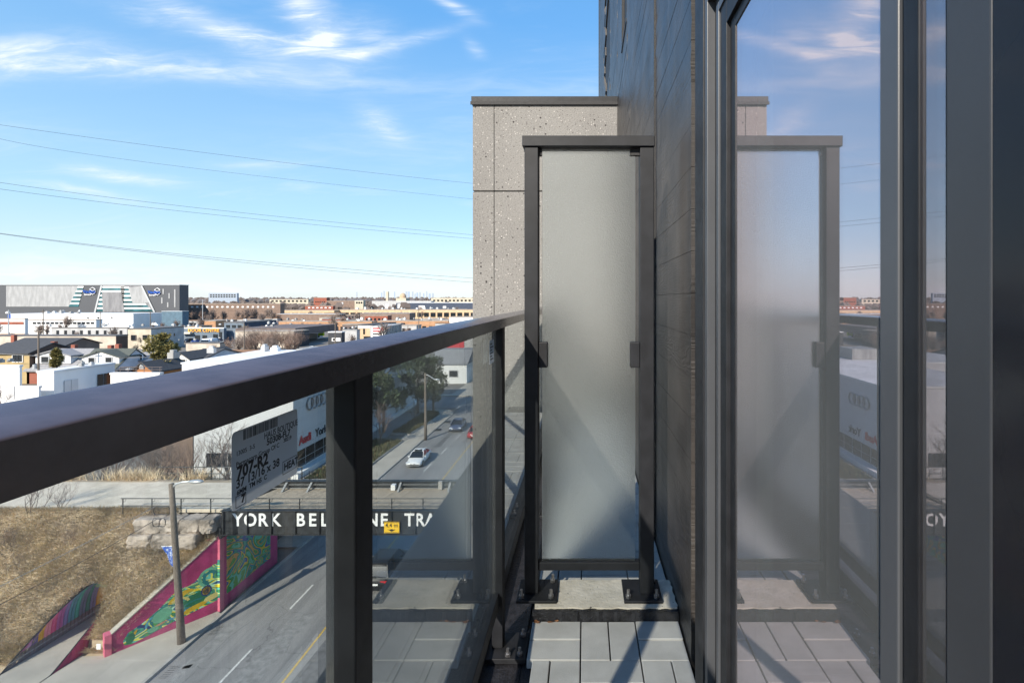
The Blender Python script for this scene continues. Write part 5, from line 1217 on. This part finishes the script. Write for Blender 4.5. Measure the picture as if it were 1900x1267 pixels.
# orange brick industrial units
block('long orange brick factory with dark openings', 'building', 'factory', 517, 690, 700, 300, 597, 'orange', 'gravel', None, row(522, 688, 20, 606, 617, .5))
block('orange brick factory continuing behind the sign board', 'building', 'factory', 700, 832, 838, 292, 596, 'orange', 'gravel', None, row(744, 830, 7, 605, 614, .55))
block('long tan brick unit with pale loading bays', 'building', 'factory', 437, 620, 632, 470, 576, 'tan', 'gravel', None, row(450, 615, 11, 581, 588, .78))
block('long tan brick unit with white columns left of the concrete wall', 'building', 'factory', 620, 950, 955, 480, 575, 'tan', 'gravel', None, row(624, 946, 26, 580, 588, .72))
block('low orange walled shed beside the yard', 'building', 'shed', 337, 400, 440, 330, 596, 'orange', 'gravel')
block('dark grey saw roofed unit between the brick factories', 'building', 'unit', 514, 630, 640, 390, 583, 'brown', 'lamp', 'charcoal')
block('grey roofed unit before the white columns', 'building', 'unit', 668, 760, 770, 400, 582, 'brown', 'roofgrey', None)
block('black clad long warehouse with white doors', 'building', 'warehouse', 735, 950, 960, 640, 562, 'navy', 'white', None, [(716, 722, 564, 572, 'white'), (738, 745, 564, 572, 'white'), (777, 788, 567, 573, 'white'), (822, 828, 568, 572, 'white')])
block('white roofed depot beyond the black warehouse', 'building', 'depot', 690, 800, 806, 760, 559, 'greywall', 'white')
block('red brown brick block with stepped roof', 'building', 'brick_block', 582, 606, 612, 700, 552.5, 'redbrick', 'gravel', None, row(584, 604, 5, 559, 561, .5))
block('red brick long shed below the stepped block', 'building', 'brick_shed', 566, 618, 622, 560, 568, 'redbrick', 'gravel', None, row(570, 616, 6, 570, 572, .5, 'white'))
block('brown hall with a white ring mark', 'building', 'hall', 606, 660, 664, 660, 558.5, 'brown', 'gravel', None, [(631, 637, 561, 566, 'white')])
block('pale small office beyond the brown hall', 'building', 'office', 658, 674, 678, 650, 558, 'cream', 'white', None, row(660, 673, 3, 560, 563, .6))
block('cream terrace row on the horizon left of the stepped block', 'building', 'terrace', 500, 572, 576, 900, 555.5, 'cream', 'gravel', None, row(502, 570, 9, 557, 560, .5))
block('cream long school like block on the far right', 'building', 'school', 800, 950, 955, 1000, 553, 'cream', 'gravel', None, row(802, 948, 20, 556, 559, .5))
# sign board, container, small shops
block('tan shop with a white fascia beside the lettered board', 'building', 'shop', 664, 692, 735, 238, 604, 'tan', 'charcoal', 'greywall', [(664.5, 691.5, 604.5, 609, 'white'), (674, 677, 610, 620), (675, 688, 624, 630)])
sb = thing('sign_board', 'white board with red and black lettering before a grey container', 'sign', ((705 - VX) / F * 222, 222, 0)); X0, X1 = (689 - VX) / F * 222, (715 - VX) / F * 222
MB().box(X0, X1, 222, 222.4, 1, EYE - (606 - VY) / F * 222).build('board', M['white'], sb); zz0 = EYE - (606 - VY) / F * 222
for k in range(4): MB().box(X0 + .6, X1 - (2.4 if k == 0 else 1.0 + k * .3), 221.96, 221.998, zz0 - 1.1 - k * 1.25, zz0 - .5 - k * 1.25).build('lettering', M['red' if k < 2 else 'charcoal'], sb)
MB().box(X1 - 1.9, X1 - .5, 221.95, 221.997, zz0 - 1.6, zz0 - .3).build('emblem', M['red'], sb)
ctn = thing('container', 'grey corrugated steel container beside the lettered board', 'container', ((716 - VX) / F * 223, 223, 0)); xa = (715.5 - VX) / F * 223; yb2 = xa / ((744 - VX) / F)
MB().box(xa - 7, xa, 223, yb2, .3, EYE - (605 - VY) / F * 223).build('body', M['greywall'], ctn)
y = 223.2
while y < yb2: MB().box(xa + .002, xa + .22, y, y + .9, .3, EYE - (605.6 - VY) / F * 223).build('rib', M['corrugated'], ctn); y += 1.8
block('small white hut with a green edge beside the yard', 'building', 'hut', 573, 589, 599, 240, 613, 'white', 'white', 'wall_paint', [(590.5, 593, 618, 626)])
block('dark fronted little shop behind the white car', 'building', 'shop', 609, 634, 640, 205, 617, 'charcoal', 'white', None, [(616, 632, 627, 633, 'white'), (618, 622, 628, 632)])
block('grey garage with a rounded roof behind the pole', 'building', 'garage', 636, 662, 668, 215, 613, 'greywall', 'corrugated')
block('white low building against the concrete wall', 'building', 'white_hall', 834, 930, 935, 270, 589, 'white', 'gravel')
block('beige low wall with tar roof right of the white gable', 'building', 'low_hall', 345, 408, 420, 175, 637.5, 'beige', 'tar')
tag(MB().box((590.5 - VX) / F * 232, (600 - VX) / F * 232, 232, 233, 2.0, 5.2).build('lime_panel', M['lime']), 'lime yellow panel beside the white hut', 'panel')
tag(MB().box((14 - VX) / F * 330, (45 - VX) / F * 330, 330, 332, 5.6, 8.9).build('blue_sign', M['blue']), 'bright blue sign board before the storage building', 'sign')
# unit clutter on roofs
for n, a, c, ya, yc, z, sc in ((3, 105, 205, 86, 95, 7.0, .5), (4, 350, 480, 76, 90, 9.76, .9), (2, 2, 34, 85, 92, 7.9, .6), (3, 215, 290, 91, 98, 5.8, .5), (6, 345, 430, 176, 190, 4.3, .5), (5, 440, 540, 206, 235, 7.6, .8), (4, 640, 660, 216, 230, 6.2, .5),(8, 445, 520, 470, 500, 8.3, 1.6), (14, 520, 690, 302, 330, 5.6, 1.1), (12, 700, 830, 294, 315, 6.4, 1.1), (16, 620, 880, 482, 520, 8.9, 1.7), (8, 40, 240, 294, 320, 10.5, 1.2), (7, 242, 330, 190, 214, 8.1, .7), (5, 420, 452, 228, 244, 8.6, .7), (6, 100, 230, 227, 250, 6.2, .9), (6, 345, 412, 224, 250, 6.3, .9)):
    Ym = (ya + yc) / 2; units(n, (a - VX) / F * Ym, (c - VX) / F * Ym, ya, yc, z, 'small pale ventilation unit on a flat roof of the town', n * 7 + a, sc)
# --- storage building
YS_ = 350.0; sgb = thing('storage_building', 'big grey self storage building with slanted glazing on the skyline', 'building', ((150 - VX) / F * YS_, YS_, 0))
PX = lambda px, py: ((px - VX) / F * YS_, EYE - (py - VY) / F * YS_)
MB().box(PX(-90, 0)[0], PX(195, 0)[0], YS_ + 8.001, YS_ + 60, 0, PX(0, 529)[1] - .5).build('rear_wall', M['st_dark'], sgb); MB().box(PX(-90, 0)[0], PX(333, 0)[0], YS_, YS_ + 8, 0, PX(0, 529)[1]).build('wall', M['st_dark'], sgb); MB().box(PX(-90, 0)[0] - .3, PX(333, 0)[0] + .3, YS_ - .3, YS_ + 8.3, PX(0, 529)[1] + .01, PX(0, 528)[1]).build('roof', M['lamp'], sgb)
def panel(pts, m, d0, nm='panel'): return MB().prism([PX(*p) for p in pts], 'y', YS_ - d0, YS_ - d0 + .12).build(nm, M[m], sgb)
panel([(12, 569), (128, 569), (147, 530.5), (12, 530.5)], 'st_light', .2)
def slats(l0, l1, r0, r1, ytop, ybot, n, first='st_light'):
    for i in range(n):
        for part, f0, f1, m in (('spandrel', 0, .42, 'white'), ('window', .42, 1, 'teal')):
            fa, fb = (i + f0) / n, (i + f1) / n; L = lambda f: l0 + (l1 - l0) * f; R = lambda f: r0 + (r1 - r0) * f; yq = lambda f: ytop + (ybot - ytop) * f
            panel([(L(fb), yq(fb)), (R(fb), yq(fb)), (R(fa), yq(fa)), (L(fa), yq(fa))], m, .3 if m == 'white' else .24, part)
slats(146, 128, 156, 146, 531, 569, 5)
panel([(189, 530), (264, 530), (286, 578), (176, 578)], 'st_grey', .2)
slats(190, 177, 232, 229, 531, 578, 6); panel([(190, 542), (226, 542), (232, 579), (192, 579)], 'st_grey', .45)
slats(224, 230, 239, 285, 532, 578, 6); panel([(239, 534), (263.5, 531), (277, 562), (247, 562)], 'st_light', .45)
for a, c in (((188, 530), (175.5, 580)), ((262, 530), (286, 579))): panel([c, (c[0] + 3.2, c[1]), (a[0] + 3.2, a[1]), a], 'lamp', .6, 'diagonal_frame')
for x0, x1, y0, y1 in ((302, 304.5, 536, 546), (313, 315.5, 544, 554), (299.5, 302, 552, 563), (310.5, 313, 561, 570), (323.5, 326, 537, 570)): panel([(x0, y1), (x1, y1), (x1, y0), (x0, y0)], 'st_light', .2, 'slit_window')
for cx, cy in ((173, 540), (293, 541)):
    hexa = [(cx + 6.0 * math.sin(math.radians(60 * k)), cy - 6.6 * math.cos(math.radians(60 * k))) for k in range(7)]
    P3 = lambda p: (PX(*p)[0], YS_ - .5, PX(*p)[1]); MB().tube([P3(p) for p in hexa], .22, 5).build('logo_outline', M['letter'], sgb)
    MB().tube([P3(hexa[5]), P3((cx, cy)), P3(hexa[1])], .2, 5).build('logo_outline', M['letter'], sgb)
    xx, zz = PX(cx - 6, cy + 1.2); text('lettering', 'Vaultra', 3.0, M['blue'], sgb, (xx, YS_ - .6, zz), '-y', .1, .03); xx, zz = PX(cx - 9, cy + 6.6); text('lettering', 'Storage', 1.5, M['letter'], sgb, (xx, YS_ - .6, zz), '-y', .05, .02)
# --- skyline
block('wide slab apartment block alone on the horizon', 'building', 'apartment_block', 387, 440, 443, 1500, 544, 'hazegrey', 'hazegrey', None, row(389, 438, 10, 546, 548, .6) + row(389, 438, 10, 549.5, 551.5, .6))
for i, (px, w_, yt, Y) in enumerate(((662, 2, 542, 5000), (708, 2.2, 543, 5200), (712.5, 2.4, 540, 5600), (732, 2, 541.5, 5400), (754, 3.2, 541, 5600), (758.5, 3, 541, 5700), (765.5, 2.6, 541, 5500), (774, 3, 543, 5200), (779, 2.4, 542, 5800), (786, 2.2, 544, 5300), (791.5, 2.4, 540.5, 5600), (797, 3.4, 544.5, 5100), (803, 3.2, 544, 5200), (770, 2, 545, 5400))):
    block('haze tinted blue grey high rise tower in the distant skyline cluster', 'tower', 'tower', px - w_ / 2, px + w_ / 2, px + w_ / 2 + .15, Y, yt, 'hazeblue' if i % 2 else 'hazegrey', 'hazegrey', None, ())[0]['group'] = 'distant skyline towers'
ch = thing('domed_church', 'domed cream church on the horizon before the skyline', 'church', ((744 - VX) / F * 1400, 1400, 0)); cx = (744 - VX) / F * 1400
MB().box(cx - 14, cx + 14, 1400, 1430, 0, 22).build('wall', M['cream'], ch); MB().loft([[(cx + 9 * math.cos(q) * r_, 1415 + 9 * math.sin(q) * r_, 22 + z) for q in [2 * math.pi * k / 16 for k in range(16)]] for r_, z in ((1, 0), (1, 4), (.9, 8), (.6, 12), (.1, 14.5))]).build('dome', M['dome'], ch)
MB().box(cx - 42, cx - 36, 1400, 1406, 0, 40).build('bell_tower', M['cream'], ch)
# --- far woodland and single trees
rg = np.random.default_rng(2)
def wood(name, Ya, Yb, n, hmin, hmax, m, seed, ridge=None):
    r = np.random.default_rng(seed); Y = r.uniform(Ya, Yb, n); X = r.uniform(-1.35, .2, n) * Y; mb_v = []; mb_f = []
    for i in range(n):
        zb_ = ridge(Y[i]) if ridge else 0
        h = r.uniform(hmin, hmax); rr = h * r.uniform(.35, .6); k = len(mb_v); pts_ = []
        for j in range(9):
            a = 2 * math.pi * j / 9; q = r.uniform(.6, 1.1); pts_.append((X[i] + math.cos(a) * rr * q, Y[i] + r.uniform(-2, 2), zb_ + h * .55 + math.sin(a) * h * .45 * q))
        mb_v += pts_ + [(X[i], Y[i] - rr * .5, zb_ + h * .6)]; mb_f += [(k + j, k + (j + 1) % 9, k + 9) for j in range(9)]
    mb = MB(); mb.v = mb_v; mb.f = mb_f; mb.mi = [0] * len(mb_f); o = mb.build(name, M[m]); o['kind'] = 'stuff'
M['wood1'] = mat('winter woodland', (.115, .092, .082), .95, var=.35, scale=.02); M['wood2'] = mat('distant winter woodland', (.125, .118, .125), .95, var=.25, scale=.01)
wood('far_woodland', 1500, 4200, 3200, 13, 24, 'wood2', 1); wood('woodland', 620, 1500, 1300, 9, 16, 'wood1', 2); 
hill = MB().prism([(1600, -.02), (3000, -.02), (2350, 15)], 'x', -5000, 900).build('hills', M['wood2']); struct(hill)
wood('ridge_woodland', 1620, 2340, 2400, 10, 17, 'wood1', 7, lambda Y_: 15 * (Y_ - 1600) / 750)
rr_ = random.Random(77)
for i in range(44):
    Y = rr_.uniform(245, 720); px = rr_.uniform(335, 880); w_ = rr_.uniform(7, 18); h_ = rr_.uniform(3.5, 6.5); X = (px - VX) / F * Y; m_ = rr_.choice(('tan', 'brown', 'redbrick', 'beige', 'greywall', 'fence', 'orange'))
    t = thing('shed', 'small low brick or block shed among the yards of the brick factories', 'shed', (X, Y, 0), 'small sheds of the industrial quarter')
    MB().box(X, X + w_, Y, Y + 8, 0, h_).build('wall', M[m_], t); MB().box(X - .2, X + w_ + .2, Y - .2, Y + 8.2, h_ + .01, h_ + .35).build('roof', M[rr_.choice(('gravel', 'tar', 'roofgrey', 'roofbrown'))], t)
    for q in range(int(w_ // 3)): MB().box(X + 1 + q * 3, X + 2.6 + q * 3, Y - .08, Y - .002, h_ * .25, h_ * .72).build('window', M['darkglass'], t)
for i in range(130):
    Y = RND.uniform(170, 900); px = RND.uniform(-40, 900)
    if 340 < px < 420 and Y < 250: continue
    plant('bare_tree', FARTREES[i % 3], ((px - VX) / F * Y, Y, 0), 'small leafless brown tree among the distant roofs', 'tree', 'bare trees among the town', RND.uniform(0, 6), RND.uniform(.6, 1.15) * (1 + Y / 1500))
for i in range(46):
    Y = RND.uniform(128, 330); px = RND.uniform(-20, 640)
    if 335 < px < 425 and 170 < Y < 235: continue
    plant('bare_tree', FARTREES[i % 3], ((px - VX) / F * Y, Y, 0), 'leafless brown tree between the houses and the town roofs', 'tree', 'bare trees behind the houses', RND.uniform(0, 6), RND.uniform(.55, .9))
for i in range(22):
    px = RND.uniform(335, 520); Y = RND.uniform(385, 425); plant('bare_tree', FARTREES[i % 3], ((px - VX) / F * Y, Y, 0), 'leafless brown tree standing before the long brick row', 'tree', 'bare trees before the brick row', RND.uniform(0, 6), RND.uniform(1.0, 1.7))
for i, (px, Y, s_) in enumerate(((455, 178, .95), (475, 182, 1.0), (497, 176, 1.05), (515, 182, 1.0), (532, 178, .95), (550, 184, .9), (440, 172, .8), (465, 170, .7), (540, 172, .75), (505, 170, .8))):
    plant('bare_shrub', FSHRUB[i % 3], ((px - VX) / F * Y, Y, 0), 'dense leafless brown bush before the brown workshop', 'shrub', 'bushes before the brown workshop', i, s_ * 2.0, ('stem', 'crown'))
for i, (px, Y, s_, lab_) in enumerate(((120, 262, 1.5, 'spreading bare tree before the office wing'), (155, 154, .9, 'bare tree before the beige wall right of the tall pole'), (8, 80, .62, 'bare twiggy tree before the white block at the left edge'), (118, 79, .36, 'small bare tree before the white annex'), (340, 400, 1.2, 'bare tree beside the storage building corner'), (400, 396, 1.2, 'bare tree before the brown brick row'), (160, 78, .3, 'small bare tree under the annex side wall'))):
    plant('bare_tree', (FARTREES if Y > 140 else TREES)[(i * 2) % 3], ((px - VX) / F * Y, Y, 0 if i not in (2, 3, 6) else .5), lab_, 'tree', None, i * 1.3, s_)
# --- utility poles and town wires
for i, (px, Y, yt, lab_) in enumerate(((71.5, 104, 606, 'tall dark utility pole before the pale grey roof'), (80, 190, 574, 'utility pole before the office wing windows'), (186, 262, 578, 'utility pole before the tall white warehouse'), (279, 236, 578, 'utility pole before the lavender warehouse side'), (453, 150, 600, 'utility pole among the brown bushes'), (622, 190, 588, 'utility pole before the little shop'), (777, 250, 572, 'utility pole before the orange factory'), (16, 180, 575, 'pale lamp pole near the blue sign'), (376, 300, 556, 'thin pale pole before the brown brick row'))):
    x = (px - VX) / F * Y; z = EYE - (yt - VY) / F * Y; t = thing('utility_pole', lab_, 'pole', (x, Y, 0))
    MB().tube([(x, Y, -.1), (x, Y, z)], [.2, .14], 7).build('pole', M['wood_pole'] if i < 7 else M['lamp'], t)
    if i < 7: MB().box(x - .9, x + .9, Y - .08, Y + .08, z - 1.0, z - .85).build('crossarm', M['wood_pole'], t)
    if i == 0: MB().disc((x - .45, Y - .3, z - 8.3), .35, 'z', .9, 10).build('transformer', M['lamp'], t)
for k, (pts_, r_, lab_) in enumerate((([(0, 232), (495, 298), (890, 342)], .03, 'topmost overhead wire'), ([(0, 258), (340, 310), (890, 371)], .026, 'second overhead wire from the top'), ([(0, 339), (440, 394), (890, 437)], .032, 'upper wire of the middle pair'), ([(0, 351), (440, 403), (890, 444)], .032, 'lower wire of the middle pair'),
        ([(0, 433), (440, 482), (890, 517)], .036, 'upper wire of the lowest pair'), ([(0, 434), (440, 486), (890, 525)], .034, 'lower wire of the lowest pair'))):
    Ys = (100, 118, 136); P = [at(px, py, Yq) for (px, py), Yq in zip(pts_, Ys)]
    c = P[1] * 2 - (P[0] + P[2]) / 2; a = P[0] + (P[0] - P[2]) * .6 + Vector((0, 0, 3)); 
    q = [P[0] * (1 - t) ** 2 + c * 2 * t * (1 - t) + P[2] * t * t for t in [(-14 + i) / 30 for i in range(50)]]
    tag(MB().tube(q, r_, 5).build('overhead_wire', pc), lab_ + ' crossing the sky to the concrete wall', 'wire')
wire('thin wire sagging across the houses to the bushy cedar', [at(-20, 655, 108), at(160, 668, 108), at(330, 661, 112)], .03, gc); wire('thin wire running from the bushes pole to the little shop', [at(453, 603, 150), at(520, 622, 170), at(622, 617, 190)], .03, gc)
# --- parked vehicles of the town
protos = [(c1, None), (c2, M['blue']), (c3, None), (c4, None)]
for i, (px, Y, src, col, rz, lab_) in enumerate(((349, 214, c4, None, 0, 'black car parked under the shop awning'), (362, 213, c2, M['blue'], .3, 'bright blue car parked before the orange sign'), (581, 182, c1, None, 1.5, 'white car parked behind the rail before the brown workshop'),
        (398, 215, c1, None, 0, 'white car parked at the right end of the orange sign'), (404, 218, c2, None, 0, 'slate car parked beside the white one under the orange sign'), (112, 215, c1, None, 1.6, 'white car in the yard left of the bare tree'), (128, 216, c2, None, 1.5, 'dark blue car in the yard behind the beige wall'))):
    o = copy_tree(src); o.location = ((px - VX) / F * Y, Y, .4); o.rotation_euler.z = rz; o['label'] = lab_; o['group'] = 'parked cars of the town'
    if col: [recolor(ch, col) for ch in o.children if ch.name.split('.')[0] in ('body', 'roof', 'pillar')]
for i in range(34):
    Y = RND.choice((286, 460, 468, 380, 384)); px = RND.uniform(470, 872); o = copy_tree(RND.choice((c1, c1, c2, c4, c3))); o.location = ((px - VX) / F * Y, Y - 3, .2); o.rotation_euler.z = RND.choice((0, 1.57, 3.14)); o['label'] = 'tiny parked car in the yards between the brick factories'; o['group'] = 'cars parked by the factories'
vn = thing('white_van', 'white van parked before the orange sign', 'van', ((380 - VX) / F * 210, 210, 0)); vx = (380 - VX) / F * 210
MB().loft([[(vx + x, 210 + y, z) for x, z in ((-1.9, .4), (1.9, .4), (1.9, 1.5 + h_), (1.6, 2.2 + h_), (-1.6, 2.2 + h_), (-1.9, 1.5 + h_))] for y, h_ in ((0, -.5), (.6, .0), (4.8, .1))]).build('body', M['carwhite'], vn); MB().box(vx - 1.5, vx + 1.5, 209.95, 210.02, 1.2, 1.6).build('windscreen', M['carglass'], vn)
for s_ in (-1.6, 1.6): MB().disc((vx + s_, 210.8, .4), .4, 'x', .25, 12).build('wheel', M['tyre'], vn)
